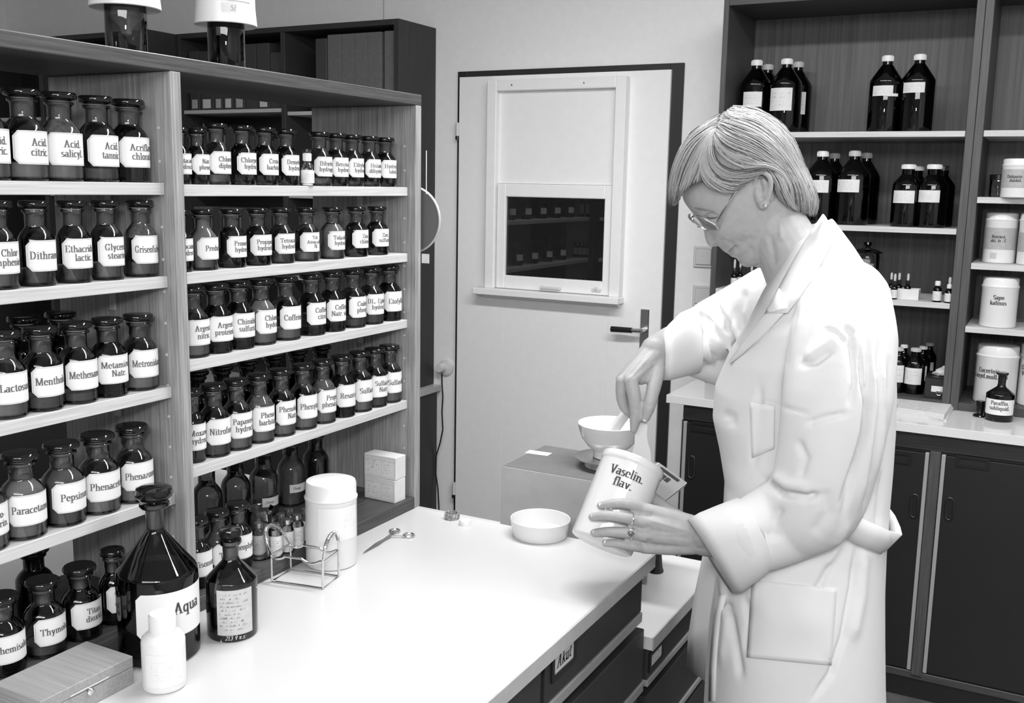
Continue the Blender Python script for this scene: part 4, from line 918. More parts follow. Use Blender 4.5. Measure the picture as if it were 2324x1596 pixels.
MB().tube(wavy(ra[0]+hz, ra[1]+hz), wr, 8).build('top_rail', m_chrome, t); MB().tube(wavy(ra[3]+hz, ra[2]+hz), wr, 8).build('top_rail', m_chrome, t)
MB().tube([ra[0]+hz, ra[3]+hz], wr, 8).build('cross_rail', m_chrome, t); MB().tube([ra[1]+hz, ra[2]+hz], wr, 8).build('cross_rail', m_chrome, t)
def arch(a, b, lean, h=.040):
    m = (a+b)/2; r_ = []
    for i in range(17):
        th = PI*i/16; r_.append(m-(b-a)/2*math.cos(th)*(.95)+(np.array([0, 0, h])+lean)*math.sin(th)**.8)
    return r_
ax_ = (ra[1]-ra[0])/np.linalg.norm(ra[1]-ra[0])
for a, b, ln in ((ra[1], ra[2], ax_*.004), (ra[0], ra[3], -ax_*.022)):
    pts = arch(a+hz, b+hz, ln); hdl = MB().tube(pts, wr, 8).build('handle', m_chrome, t)
    coil = []; tot = 26*8; pp_ = np.array(pts[2:-2])
    for i in range(tot+1):
        u = i/tot*(len(pp_)-1); k = min(int(u), len(pp_)-2); q = pp_[k]+(pp_[k+1]-pp_[k])*(u-k); T = pp_[k+1]-pp_[k]; T /= np.linalg.norm(T)
        n1 = np.cross(T, ax_); n1 /= np.linalg.norm(n1); n2 = np.cross(T, n1); an = 2*PI*i/8
        coil.append(q+(n1*math.cos(an)+n2*math.sin(an))*.0031)
    MB().tube(coil, .0010, 5).build('coil', m_steel, hdl)
tip, r1, r2 = [np.array(onZ(*p, .9)) for p in ((825, 1258), (896, 1208), (928, 1218))]; jn = np.array(onZ(893, 1216, .9))
t = thing('surgical_clamp', 'slender steel clamp with two finger rings lying on the bench', 'clamp', (tip+r1)/2); o_ = np.array(t.location); up = np.array([0, 0, .004])
for q, r_ in ((r1, .0095), (r2, .0105)):
    side = .0015 if q is r1 else -.0015; pv = np.array([side, side, 0])
    e_d = (jn-q)/np.linalg.norm(jn-q)
    ar = MB().tube([tip-o_+up*.7, tip+(jn-tip)*.45-o_+up+pv, jn+(tip-jn)*.12-o_+up-pv, q+(tip-q)/np.linalg.norm(tip-q)*r_-o_+up*.8], [.0008, .0026, .0024, .0019], 8, flat=.6).build('arm', m_steel, t)
    MB().tube([(q-o_)[:3]+np.array([r_*c_(a), r_*s_(a), .003]) for a in np.linspace(0, 2*PI, 20, endpoint=False)], .0019, 8, closed=True).build('finger_ring', m_chrome, ar)
MB().box(jn[0]-o_[0]-.007, jn[0]-o_[0]+.005, jn[1]-o_[1]-.002, jn[1]-o_[1]+.007, .0045, .0085, .001).build('ratchet', m_steel, t)
p = onZ(1021, 1180, .9)
t = thing('foil_ring', 'dark crimped foil ring lying on the far edge of the bench', 'ring', (p[0], p[1]+.008, .9))
V = MB(); n = 40; prof = [(.0145, .0), (.0155, .006), (.0145, .013), (.0125, .013), (.0125, .001)]
V.lathe(prof, n); V.V = [(x*(1+.05*math.sin(i*2.6)), y*(1+.05*math.sin(i*2.6)), z+(.0006*math.sin(i*5) if z > .003 else 0)) for i, (x, y, z) in enumerate(V.V)]
V.F = [f for f in V.F if len(f) < 10]; V.sm = [False]*len(V.F); V.build('crimped_band', m_foil, t)
p = onZ(1051, 1194, .9)
t = thing('plastic_ring', 'small white plastic ring beside the foil ring', 'cap', (p[0], p[1]+.008, .9))
MB().lathe([(.0115, 0), (.0118, .008), (.0105, .010), (0, .010)], 24).build('cap_shell', m_plas, t); MB().lathe([(.0122, 0), (.0122, .0025), (.0116, .003)], 24).build('cap_rim', m_plas, t)
f_ = onZ(1225, 1238, .9); R = .058; c = f_[:2]+f_[:2]/np.linalg.norm(f_[:2])*R
t = thing('porcelain_dish', 'round shallow white porcelain dish on the far end of the bench', 'dish', (c[0], c[1], .9))
MB().lathe([(0, .0035), (.046, .0035), (.050, .0), (.053, .0005), (.0545, .004), (.0575, .026), (.0595, .034), (.0588, .0352), (.0575, .0345), (.0535, .008), (.050, .0055), (0, .005)], 56).build('dish_bowl', m_porc, t)

# ---- measuring glasses under white cups on top of the shelf unit
for lb, cx, yb, cw, ct, X in (('left amber tube glass under a white cup on the top board', 288, 112, .042, .075, -1.245), ('right amber tube glass under a white labelled cup on the top board', 515, 150, .040, .078, -1.235)):
    p = onX(cx, yb, X); z = 1.7537; rr = (91 if cx < 300 else 82)/2*((p-EYE)@fw)/F
    t = thing('tube_glass', lb, 'glass', (X, p[1], z), 'amber tubes on the top board'); hb = (onX(cx, 22, X)[2] if cx < 300 else onX(cx, 60, X)[2])-z
    MB().lathe([(0, .0005), (rr*.96, 0), (rr, .002), (rr, hb+.045), (rr*.95, hb+.047)], 32).build('glass_body', m_amber if cx < 300 else m_amberd, t)
    if cx < 300: MB().lathe([(0, hb*.45), (rr*.25, hb*.5), (rr*.3, hb*.62), (rr*.85, hb*.85), (rr*.85, hb*1.2), (0, hb*1.2)], 20).build('contents', m_powdg, t)
    RW = (78 if cx < 300 else 69)*((p-EYE)@fw)/F
    cu = MB().lathe([(rr*1.05, hb+.010), (RW*.97, hb), (RW, hb+.001), (RW*.95, hb+.028), (RW*.93, hb+ct), (RW*.86, hb+ct+.003), (0, hb+ct+.003)], 40).build('cup', m_plas, t)
    if cx > 300:
        va = math.atan2(-p[1], -X)
        l = label_patch(cu, RW*.965, hb+.014, hb+.030, 1.1, va+.42, 0, m_paper)
        ob('lettering', mesh('lettering', *wrap_polys(layout(['51'], .009, .03, align='l', slant=.2), RW*.965+.0009, hb+.022, va+.45), m_pen), l)
        label_patch(cu, RW*.965, hb+.034, hb+.052, 1.1, va+.42, 0, m_paper)
# ---- plastic disc hanging at the far end of the shelf unit
t = thing('sieve_lid', 'round translucent plastic lid hanging by a cord at the end of the shelf', 'lid', (-1.178, 1.772, 1.505)); R = .066
MB().lathe([(0, -.001), (R*.9, -.001), (R, -.004), (R, .004), (R*.9, .001), (0, .001)], 48, mat=RX).build('lid_disc', plain('milky_plastic', .14, .35), t)
MB().tube([(R*c_(a), 0, R*s_(a)) for a in np.linspace(0, 2*PI, 48, endpoint=False)], .0028, 8, closed=True).build('rim', m_plasg, t)
MB().tube([(.036, -.004, R*.8), (.037, -.006, .14)], .0009, 6).build('cord', m_plas, t)
t2 = MB().box(-.006, .012, 0, .0006, -.019, 0, 0).build('paper_tag', m_paper, None, (-1.138, 1.7552, 1.437)); tag(t2, 'small white paper tag stuck below the hanging lid', 'tag')
# ================================================================ balance with mortar on the low desk
BX0, BY0, BY1, ZB, ZTp = -1.024, 1.892, 2.105, .775, .972
bl = thing('laboratory_balance', 'large grey laboratory balance with a sloping front panel on the low desk', 'balance', (-.88, 2.0, .73)); L0b = np.array(bl.location)
prof = [(BX0, ZB), (BX0, ZTp-.004), (BX0+.004, ZTp), (-.738, ZTp), (-.671, .936), (-.676, .926), (-.745, .86), (-.75, ZB)]
V = [(x-L0b[0], yy-L0b[1], z-L0b[2]) for yy in (BY0, BY1) for x, z in prof]; n = len(prof)
Fc = [tuple(range(n)), tuple(range(2*n-1, n-1, -1))]+[(i, i+n, (i+1) % n+n, (i+1) % n) for i in range(n)]
MB().add(V, Fc).build('housing', m_card, bl)
boxo('darkened_top', plain('darkened_top_grey', .12, .7, noise=.06, nscale=40), bl, BX0+.002, -.740, BY0+.002, BY1-.002, ZTp+.0001, ZTp+.0012, .0004)  # added sheet; its dark tone stands in for less light on the top
MB().box(-.12, .135, -.1, .1, .012, .046, .003).build('base_tray', m_dark, bl)
for x, y in ((-.722, 1.93), (-.722, 2.072), (-.99, 1.93), (-.99, 2.072)):
    MB().lathe([(.015, 0), (.017, .003), (.014, .012), (.010, .046)], 16, loc=(x-L0b[0], y-L0b[1], 0)).build('foot', m_black, bl)
MB().box(.10, .168, -.012, -.006, .003, .052, .001).build('front_flange', m_wedge, bl)
sx, sz = .067, -.036; ln = math.hypot(sx, sz); ux = np.array([sx/ln, 0, sz/ln]); nn = np.array([-sz/ln, 0, sx/ln])*1.; yv = np.array([0, 1., 0])
def on_slope(u0, u1, v0, v1, t0, t1):
    o = np.array([-.738, BY0, ZTp])-L0b; V = []
    for t_ in (t0, t1): V += [o+ux*u+yv*v+nn*t_ for u, v in ((u0, v0), (u1, v0), (u1, v1), (u0, v1))]
    return V, [(3, 2, 1, 0), (4, 5, 6, 7), (0, 1, 5, 4), (1, 2, 6, 5), (2, 3, 7, 6), (3, 0, 4, 7)]
pn = MB().add(*on_slope(.001, .0745, .002, .211, .0002, .0012)).build('control_panel', plain('panel_grey', .20, .5), bl)
MB().add(*on_slope(.012, .062, .182, .197, .0014, .0022)).build('display', m_dark, pn)
kb = MB()
for i in range(3): kb.add(*on_slope(.018+.011*i, .027+.011*i, .145, .170, .0014, .0024))
kb.build('keys', m_drawer, pn)
p = onZ(1222, 1030, ZTp)
st_k = MB().box(-.028, .028, -.014, .014, .0014, .0020, 0).build('sticker', m_paper, bl, np.array([p[0], p[1], ZTp])-L0b); st_k.rotation_euler[2] = .05
lt = ob('lettering', mesh('lettering', *plane_polys(scribble(.045, .016, 3, 61, .4, .15), (0, 0, .0022), (1, 0, 0), (0, 1, 0)), m_pen), st_k)
q_ = onZ(1372, 1046, ZTp+.0225); mx, my = q_[0]-.004, q_[1]+.033
pan = MB().lathe([(.050, 0), (.053, .002), (.050, .012), (.045, .013), (.045, .018), (.072, .019), (.074, .022), (.070, .0225), (.040, .021), (0, .021)], 44).build('weighing_pan', m_steel, bl, np.array([mx, my, ZTp+.0014])-L0b)
mt = thing('mortar', 'white porcelain mortar standing on the balance pan', 'mortar', (mx, my, ZTp+.0233))
R = .072
mt.scale = (.96, .96, .96)
MB().lathe([(0, .003), (.030, .0), (.036, .0005), (.036, .014), (.038, .018), (.050, .027), (.063, .044), (.0705, .066), (.073, .078), (.0718, .0795), (.0695, .078), (.065, .060), (.055, .042), (.038, .027), (0, .022)], 56).build('mortar_bowl', m_porc, mt)
pe = thing('pestle', 'white porcelain pestle leaning in the mortar bowl', 'pestle', (mx-.008, my-.01, ZTp+.0233+.0335))
d = np.array([.072, -.012, .100]); d /= np.linalg.norm(d)
MB().tube([d*t_ for t_ in (0, .004, .012, .022, .04, .09, .125, .131, .134)], [.004, .012, .0155, .015, .0125, .0105, .0115, .009, .002], 24).build('pestle_shaft', m_porc, pe)
# ================================================================ the woman
class Plane:
    def __init__(s, px, py, d, ang):
        s.o = EYE+ray(px, py)*d; a = math.radians(ang)
        s.F = np.array([-c_(a), -s_(a), 0]); s.L = np.array([s_(a), -c_(a), 0])
    def __call__(s, x, y, o=0.):
        r = ray(x, y); return EYE+r*(((s.o+s.L*o-EYE)@s.L)/(r@s.L))
HP = Plane(1700, 430, 1.68, 24); BP = Plane(1830, 900, 1.70, 14)
def Dp(x, y, d): return EYE+ray(x, y)*d
def hp(x, y, o=0.): return HP(1480+x*.2632, 220+y*.2632, o)      # pixel in the face crop -> point at lateral offset o of the head
PT = math.radians(45); hf = c_(PT)*HP.F-s_(PT)*np.array([0, 0, 1.]); hu = s_(PT)*HP.F+c_(PT)*np.array([0, 0, 1.]); hO = hp(900, 830)
def fu(x, y): v = hp(x, y)-hO; return v@hf, v@hu
def smooth(xs, ys, x):
    """monotone-ish cubic through the points"""
    xs = np.array(xs); ys = np.array(ys); o = np.argsort(xs); xs, ys = xs[o], ys[o]
    m = np.gradient(ys, xs); x = np.clip(x, xs[0], xs[-1]); i = np.clip(np.searchsorted(xs, x)-1, 0, len(xs)-2)
    h = xs[i+1]-xs[i]; t = (x-xs[i])/h
    return (2*t**3-3*t**2+1)*ys[i]+(t**3-2*t**2+t)*h*m[i]+(-2*t**3+3*t**2)*ys[i+1]+(t**3-t**2)*h*m[i+1]
def capsule(mb, pts, r, seg=14):
    pts = [np.array(p, float) for p in pts]; R = [r]*len(pts) if np.isscalar(r) else list(r)
    P2 = []; R2 = []; n = len(pts)      # resample smoothly
    t = np.arange(n); T = np.linspace(0, n-1, (n-1)*5+1); arr = np.array(pts)
    if n > 2: P2 = [np.array([smooth(t, arr[:, k], np.array([q]))[0] for k in range(3)]) for q in T]; R2 = [float(np.interp(q, t, R)) for q in T]
    else: P2 = [arr[0]+(arr[1]-arr[0])*q for q in T]; R2 = [R[0]+(R[1]-R[0])*q for q in T]
    a = P2[0]-P2[1]; a /= np.linalg.norm(a)+1e-9; b = P2[-1]-P2[-2]; b /= np.linalg.norm(b)+1e-9
    pre = [(P2[0]+a*R2[0]*k, R2[0]*math.sqrt(max(0, 1-k*k))) for k in (.99, .85, .6, .3)]
    post = [(P2[-1]+b*R2[-1]*k, R2[-1]*math.sqrt(max(0, 1-k*k))) for k in (.3, .6, .85, .99)]
    mb.tube([p for p, _ in pre]+P2+[p for p, _ in post], [q for _, q in pre]+R2+[q for _, q in post], seg)
def ellipsoid(mb, c, ax, seg=18):
    """ax: three axis vectors"""
    V = []; Fc = []; n = 12
    for i in range(n+1):
        th = PI*i/n
        for k in range(seg):
            ph = 2*PI*k/seg
            V.append(c+ax[0]*math.sin(th)*c_(ph)+ax[1]*math.sin(th)*s_(ph)+ax[2]*math.cos(th))
    for i in range(n):
        for k in range(seg):
            k2 = (k+1) % seg; Fc.append((i*seg+k, i*seg+k2, (i+1)*seg+k2, (i+1)*seg+k))
    mb.add(V, Fc, True)
def loft(mb, rings):
    n = len(rings[0]); V = [p for r in rings for p in r]; Fc = []
    for i in range(len(rings)-1):
        for k in range(n):
            k2 = (k+1) % n; Fc.append((i*n+k, i*n+k2, (i+1)*n+k2, (i+1)*n+k))
    Fc += [tuple(range(n-1, -1, -1)), tuple((len(rings)-1)*n+k for k in range(n))]
    mb.add(V, Fc, True)
def remesh(mb, vox, smooth_it=0, name='tmp'):
    o = mb.build(name, None); md = o.modifiers.new('r', 'REMESH'); md.mode = 'VOXEL'; md.voxel_size = vox; md.use_smooth_shade = True
    if smooth_it: m2 = o.modifiers.new('s', 'SMOOTH'); m2.factor = .5; m2.iterations = smooth_it
    dg = bpy.context.evaluated_depsgraph_get(); me = bpy.data.meshes.new_from_object(o.evaluated_get(dg)); bpy.data.objects.remove(o)
    me.polygons.foreach_set('use_smooth', [True]*len(me.polygons)); return me
def getv(me): a = np.empty(len(me.vertices)*3); me.vertices.foreach_get('co', a); return a.reshape(-1, 3)
def setv(me, a): me.vertices.foreach_set('co', np.ascontiguousarray(a).ravel()); me.update()
def getn(me): a = np.empty(len(me.vertices)*3); me.vertices.foreach_get('normal', a); return a.reshape(-1, 3)
def project(V):
    q = (V-EYE); d = q@fw; return 1162+F*(q@rt)/d, 798+F*(q@dn)/d, d
def carve(me, creases, front=-.05):
    """press folds (lists of picture points, depth in m, width in px) into the side of the mesh that faces the room"""
    V = getv(me); N = getn(me); x, y, d = project(V); view = V-EYE; view /= np.linalg.norm(view, axis=1)[:, None]
    face = np.clip(-(N*view).sum(1), 0, 1); face = np.clip(face*2.5, 0, 1); dis = np.zeros(len(V))
    for pts, amp, wd in creases:
        pts = np.array(pts, float); bx = (pts[:, 0].min()-4*wd, pts[:, 0].max()+4*wd, pts[:, 1].min()-4*wd, pts[:, 1].max()+4*wd)
        idx = np.where((x > bx[0]) & (x < bx[1]) & (y > bx[2]) & (y < bx[3]) & (face > 0))[0]
        if not len(idx): continue
        P = np.stack([x[idx], y[idx]], 1); best = np.full(len(idx), 1e9); tt = np.zeros(len(idx)); n = len(pts)-1
        for i in range(n):
            a, b = pts[i], pts[i+1]; ab = b-a; u = np.clip(((P-a)@ab)/(ab@ab), 0, 1); dd = np.linalg.norm(P-(a+u[:, None]*ab), axis=1)
            m = dd < best; best[m] = dd[m]; tt[m] = (i+u[m])/n
        fade = np.clip(np.minimum(tt, 1-tt)*6+.15, 0, 1)
        dis[idx] += amp*np.exp(-(best/wd)**2)*fade*face[idx]
    setv(me, V+N*dis[:, None])

# ---- head
frontpts = [(470, 330), (345, 500), (275, 680), (258, 800), (272, 890), (308, 950), (352, 1003), (405, 1062), (450, 1130), (505, 1205), (566, 1278), (600, 1318), (632, 1342), (652, 1352), (690, 1382), (728, 1392), (745, 1415), (768, 1447), (830, 1468), (888, 1458)]
FU = np.array([fu(*p) for p in frontpts])
nosepts = [(352, 1003), (408, 1078), (440, 1140), (458, 1225), (474, 1275), (505, 1297), (540, 1292), (566, 1280)]
NU = np.array([fu(*p) for p in nosepts])
uu = np.concatenate([np.linspace(FU[-1, 1]-.006, .095, 84), np.linspace(.099, .128, 9)])
wU = [-.125, -.108, -.095, -.082, -.065, -.045, -.02, 0, .02, .04, .06, .08, .10, .115, .128]
wW = [.020, .026, .033, .042, .050, .057, .065, .069, .071, .0715, .069, .063, .052, .036, .004]
bB = [.000, -.005, -.012, -.022, -.040, -.062, -.080, -.086, -.088, -.086, -.082, -.075, -.062, -.046, -.012]
ftop_u = list(FU[:, 1])+[.112, .128]; ftop_f = list(FU[:, 0])+[.035, .0]
rings = []; nth = 72
eyeF, eyeU = fu(512, 1028)
for u in uu:
    f1 = float(smooth(ftop_u, ftop_f, np.array([u]))[0]); wd = float(np.interp(u, wU, wW)); fb = float(np.interp(u, wU, bB))
    fw_ = .004 if u > -.03 else .004+(-.03-u)*.35
    nz = 0.
    if NU[-1, 1] < u < NU[0, 1]:
        nz = float(np.interp(u, NU[::-1, 1], NU[::-1, 0]))-f1
    tk = np.clip((u-NU[-1, 1])/(NU[0, 1]-NU[-1, 1]), 0, 1); sg = .0125-.0065*tk
    ring = []
    for k in range(nth):
        th = 2*PI*k/nth; ct, sn = c_(th), s_(th)
        e = 2/2.15
        lat = wd*math.copysign(abs(sn)**e, sn)
        if ct >= 0: f = fw_+(f1-fw_)*abs(ct)**e
        else: f = fw_-(fw_-fb)*abs(ct)**e
        if ct > 0:
            f += nz*math.exp(-(lat/sg)**2)
            # eye sockets and lids, cheek bones, lips narrow to the sides
            for s in (-1, 1):
                du, dl = u-eyeU, lat-s*.031
                f -= .0115*math.exp(-(du/.012)**2-(dl/.017)**2)
                f += .0085*math.exp(-((du+.003)/.0075)**2-(dl/.0115)**2)+.0035*math.exp(-((du-.014)/.006)**2-(dl/.017)**2)
                f += .0035*math.exp(-((u-eyeU+.028)/.018)**2-((lat-s*.042)/.018)**2)
            ul = u-fu(640, 1345)[1]
            f -= .006*math.exp(-(ul/.014)**2)*(1-math.exp(-(lat/.021)**2))*(abs(lat) < .05)
        ring.append(hO+hf*f+hu*u+HP.L*lat)
    rings.append(ring)
body = MB(); loft(body, rings)
# ear
def ear_pts(l): return [hp(x, y, o) for x, y, o in l]
capsule(body, ear_pts([(885, 745, .071), (905, 672, .078), (955, 648, .083), (1010, 690, .086), (1026, 760, .085), (1010, 840, .081), (985, 905, .077)]), [.0035, .0042, .0045, .0045, .0042, .0040, .005], 10)
capsule(body, ear_pts([(930, 905, .070), (955, 930, .074), (980, 915, .075)]), [.006, .0085, .0065], 10)
capsule(body, ear_pts([(905, 800, .070), (915, 850, .071), (925, 900, .070)]), [.006, .007, .006], 10)
capsule(body, ear_pts([(960, 720, .077), (985, 780, .078), (970, 860, .076)]), [.004, .005, .004], 10)
ellipsoid(body, hp(955, 800, .068), [hf*.013, hu*.024, HP.L*.0065])
# neck, torso, legs
capsule(body, [hp(930, 900), BP(1785, 560), BP(1822, 635), BP(1850, 720)], [.050, .052, .058, .085], 24)
TS = [((1790, 560), (1884, 498), .060), ((1765, 612), (1932, 562), .110), ((1735, 665), (1976, 630), .165), ((1700, 735), (2012, 715), .190), ((1658, 805), (2024, 800), .182),
      ((1629, 872), (2027, 890), .168), ((1623, 940), (2025, 970), .162), ((1638, 1010), (2019, 1060), .158), ((1650, 1085), (2011, 1150), .160), ((1646, 1165), (2004, 1240), .172),
      ((1632, 1290), (2000, 1330), .188), ((1616, 1400), (2000, 1430), .200), ((1607, 1520), (2001, 1530), .210), ((1600, 1640), (2004, 1640), .216), ((1594, 1790), (2008, 1790), .222)]
def torso(mb, k, lo, hi, grow=0., n=64):
    R_ = []
    for (a, b, w_) in TS[lo:hi]:
        p, q = BP(*a), BP(*b); m = (p+q)/2; h = (p-q)/2*k; h = h*(1+grow/np.linalg.norm(h)); ring = []
        for i in range(n):
            th = 2*PI*i/n; e = 2/2.3; ct, sn = c_(th), s_(th)
            ring.append(m+h*math.copysign(abs(ct)**e, ct)+BP.L*(w_*k+grow)*math.copysign(abs(sn)**e, sn))
        R_.append(ring)
    loft(mb, R_)
torso(body, .80, 1, 12)
hip = BP(1810, 1380)
for s in (-1, 1):
    hx = hip+BP.L*.085*s; ft = np.array([hx[0]+.02, hx[1], 0])
    capsule(body, [hx, hx*np.array([1, 1, 0])+np.array([0, 0, .46]), ft+np.array([0, 0, .09])], [.085, .055, .036], 16)
    capsule(body, [ft+np.array([.03, 0, .035]), ft+BP.F*.07+np.array([0, 0, .035]), ft+BP.F*.15+np.array([0, 0, .026])], [.034, .036, .024], 14)
# arms
capsule(body, [BP(1893, 735, .150), BP(1885, 930, .190), BP(1858, 1115, .185), Dp(1720, 1180, 1.59), Dp(1600, 1213, 1.645)], [.050, .045, .038, .036, .027], 18)
capsule(body, [BP(1795, 695, -.155), BP(1710, 725, -.23), Dp(1625, 752, 1.98), Dp(1540, 775, 1.86), Dp(1487, 795, 1.785)], [.050, .044, .038, .034, .026], 18)
# left hand laid round the jar
def hand_l():
    wr_ = [(1604, 1196, 1.648), (1600, 1240, 1.652)]
    kn = {'i': (1458, 1155, 1.676), 'm': (1448, 1181, 1.667), 'r': (1449, 1213, 1.668), 'l': (1462, 1243, 1.676)}
    bs_ = {'i': (1570, 1190, 1.650), 'm': (1568, 1206, 1.646), 'r': (1568, 1222, 1.647), 'l': (1572, 1238, 1.652)}
    for k, r in (('i', .0125), ('m', .0125), ('r', .0125), ('l', .012)):
        capsule(body, [Dp(*bs_[k]), Dp(*[(a+b)/2 for a, b in zip(bs_[k], kn[k])]), Dp(*kn[k])], [.0155, .0145, r-.0015], 12)
    for a, b in (('i', 'm'), ('m', 'r'), ('r', 'l')):
        q = [[(x+y)/2 for x, y in zip(bs_[a], bs_[b])], [(x+y)/2 for x, y in zip(kn[a], kn[b])]]
        q[1][0] += 14; q[1][2] += .002
        capsule(body, [Dp(*q[0]), Dp(*q[1])], [.0155, .011], 12)
    capsule(body, [Dp(1618, 1206, 1.642), Dp(1590, 1205, 1.648), Dp(1560, 1205, 1.652)], [.024, .022, .018], 16); capsule(body, [Dp(1618, 1232, 1.642), Dp(1592, 1232, 1.65), Dp(1560, 1228, 1.654)], [.024, .021, .017], 16)
    capsule(body, [Dp(*kn['i']), Dp(1430, 1145, 1.668), Dp(1398, 1143, 1.672), Dp(1364, 1148, 1.683)], [.0112, .0094, .0086, .0070], 12)
    capsule(body, [Dp(*kn['m']), Dp(1414, 1175, 1.660), Dp(1378, 1171, 1.665), Dp(1345, 1174, 1.679)], [.0112, .0094, .0086, .0072], 12)
    capsule(body, [Dp(*kn['r']), Dp(1414, 1209, 1.659), Dp(1380, 1207, 1.663), Dp(1349, 1210, 1.675)], [.0110, .0092, .0084, .0070], 12)
    capsule(body, [Dp(*kn['l']), Dp(1430, 1239, 1.664), Dp(1400, 1234, 1.664), Dp(1374, 1233, 1.672)], [.0098, .0082, .0074, .0062], 12)
    capsule(body, [Dp(1570, 1196, 1.665), Dp(1520, 1165, 1.715), Dp(1480, 1130, 1.765), Dp(1445, 1110, 1.800)], [.016, .0135, .0105, .0085], 12)   # thumb behind the jar
hand_l()
# right hand hanging from the wrist, pinching the spatula
def hand_r():
    W_ = [(1490, 800, 1.786), (1478, 794, 1.796)]
    kn = {'i': (1432, 866, 1.738), 'm': (1413, 866, 1.756), 'r': (1411, 861, 1.776), 'l': (1417, 853, 1.794)}
    bs_ = {'i': (1484, 808, 1.770), 'm': (1474, 802, 1.776), 'r': (1470, 798, 1.784), 'l': (1470, 798, 1.794)}
    for k in 'imrl':
        capsule(body, [Dp(*bs_[k]), Dp(*[(a+b)/2 for a, b in zip(bs_[k], kn[k])]), Dp(*kn[k])], [.0150, .0135, .0110], 12)
    for a, b in (('i', 'm'), ('m', 'r'), ('r', 'l')):
        capsule(body, [Dp(*[(x+y)/2 for x, y in zip(bs_[a], bs_[b])]), Dp(*[(x+y)/2+(4 if q == 0 else -6 if q == 1 else .002) for q, (x, y) in enumerate(zip(kn[a], kn[b]))])], [.015, .0105], 12)
    capsule(body, [Dp(1500, 792, 1.80), Dp(1484, 800, 1.785)], [.025, .021], 14)
    capsule(body, [Dp(1492, 815, 1.782), Dp(1480, 840, 1.768), Dp(1455, 858, 1.752)], [.020, .019, .0125], 14)    # thumb web and palm
    capsule(body, [Dp(1490, 820, 1.775), Dp(1488, 858, 1.752), Dp(1481, 893, 1.736), Dp(1472, 925, 1.732), Dp(1465, 948, 1.735)], [.0165, .0135, .0115, .0112, .0084], 12)
    capsule(body, [Dp(*kn['i']), Dp(1439, 900, 1.736), Dp(1442, 930, 1.738), Dp(1441, 958, 1.743), Dp(1438, 976, 1.747)], [.0125, .0116, .0106, .0090, .0062], 12)
    capsule(body, [Dp(*kn['m']), Dp(1411, 897, 1.760), Dp(1417, 922, 1.764), Dp(1428, 936, 1.768), Dp(1436, 945, 1.772)], [.0120, .0104, .0096, .0086, .0068], 12)
    capsule(body, [Dp(*kn['r']), Dp(1412, 888, 1.790), Dp(1436, 912, 1.797), Dp(1462, 918, 1.795), Dp(1484, 912, 1.792)], [.0105, .009, .0082, .0076, .0060], 12)
    capsule(body, [Dp(*kn['l']), Dp(1420, 878, 1.812), Dp(1440, 900, 1.815), Dp(1460, 903, 1.812)], [.0095, .0082, .0075, .0060], 12)
hand_r()
person = ob('person', remesh(body, .0023, 1))
tag(person, 'woman in white coat with short fair hair and glasses, bending over a jar', 'person')
person.data.materials.append(m_skin)
def cr(l): return [(1480+x*.2632, 220+y*.2632) for x, y in l]
carve(person.data, [(cr([(646, 1352), (690, 1318), (728, 1292)]), -.0040, 2.4), (cr([(655, 1330), (690, 1296)]), .0012, 2.5), (cr([(680, 1375), (725, 1340)]), .0014, 2.5), (cr([(540, 1290), (552, 1278)]), -.003, 2.2), (cr([(570, 1245), (620, 1235), (700, 1270), (750, 1330)]), -.0016, 4), (cr([(535, 1283), (560, 1262)]), -.002, 2.5), (cr([(520, 1235), (560, 1225), (580, 1255)]), .0012, 4),
  (cr([(850, 1290), (880, 1400), (880, 1450)]), -.0016, 5), (cr([(1020, 1180), (1040, 1330), (1060, 1450)]), -.003, 7), (cr([(1100, 1080), (1110, 1180), (1105, 1240)]), .002, 5), (cr([(690, 1230), (800, 1260), (860, 1330)]), -.0012, 6),
  (cr([(480, 1010), (530, 1012), (575, 1030)]), -.0018, 2.2), (cr([(470, 1050), (540, 1062), (600, 1060)]), -.0014, 2.5), (cr([(455, 1085), (520, 1120), (590, 1120)]), -.0012, 5),
  ([(1470, 815), (1428, 860)], .0016, 3), ([(1488, 822), (1440, 862)], .0012, 3), ([(1560, 1205), (1470, 1180)], .0014, 3.5), ([(1560, 1215), (1470, 1210)], .0014, 3.5), ([(1480, 1168), (1462, 1168)], -.002, 5), ([(1478, 1197), (1462, 1197)], -.002, 5), ([(1482, 1228), (1468, 1229)], -.002, 5),
  ([(1466, 921), (1478, 919)], -.001, 2), ([(1466, 926), (1478, 925)], -.001, 2), ([(1436, 928), (1447, 929)], -.0008, 2)])
# fingernails
def nail(p, ux, uy, w_, h_):
    p, ux, uy = map(np.array, (p, ux, uy)); ux = ux/np.linalg.norm(ux); uy = uy-ux*(ux@uy); uy /= np.linalg.norm(uy); n = np.cross(ux, uy); V = []
    for j in range(5):
        for i in range(7):
            a = (i-3)/3.; b = (j-2)/2.; V.append(p+ux*h_*b*(1-.25*a*a)+uy*w_*a+n*(-.0022*a*a-.0006*b*b))
    ob('fingernail', mesh('fingernail', V, [(j*7+i, j*7+i+1, j*7+i+8, j*7+i+7) for j in range(4) for i in range(6)], m_nail, True), person)
m_nail = plain('nail', .62, .25)
def toward(p, k): v = EYE-p; return p+v/np.linalg.norm(v)*k
nail(toward(Dp(1465, 950, 1.735), .0072), Dp(1463, 958, 1.735)-Dp(1468, 936, 1.735), rt, .0042, .0055)
for x, y, d, r in ((1366, 1147, 1.683, .0068), (1348, 1173, 1.679, .0070), (1352, 1209, 1.675, .0068), (1377, 1232, 1.672, .0060)):
    nail(toward(Dp(x, y, d), r), -rt, dn, .0040, .0048)

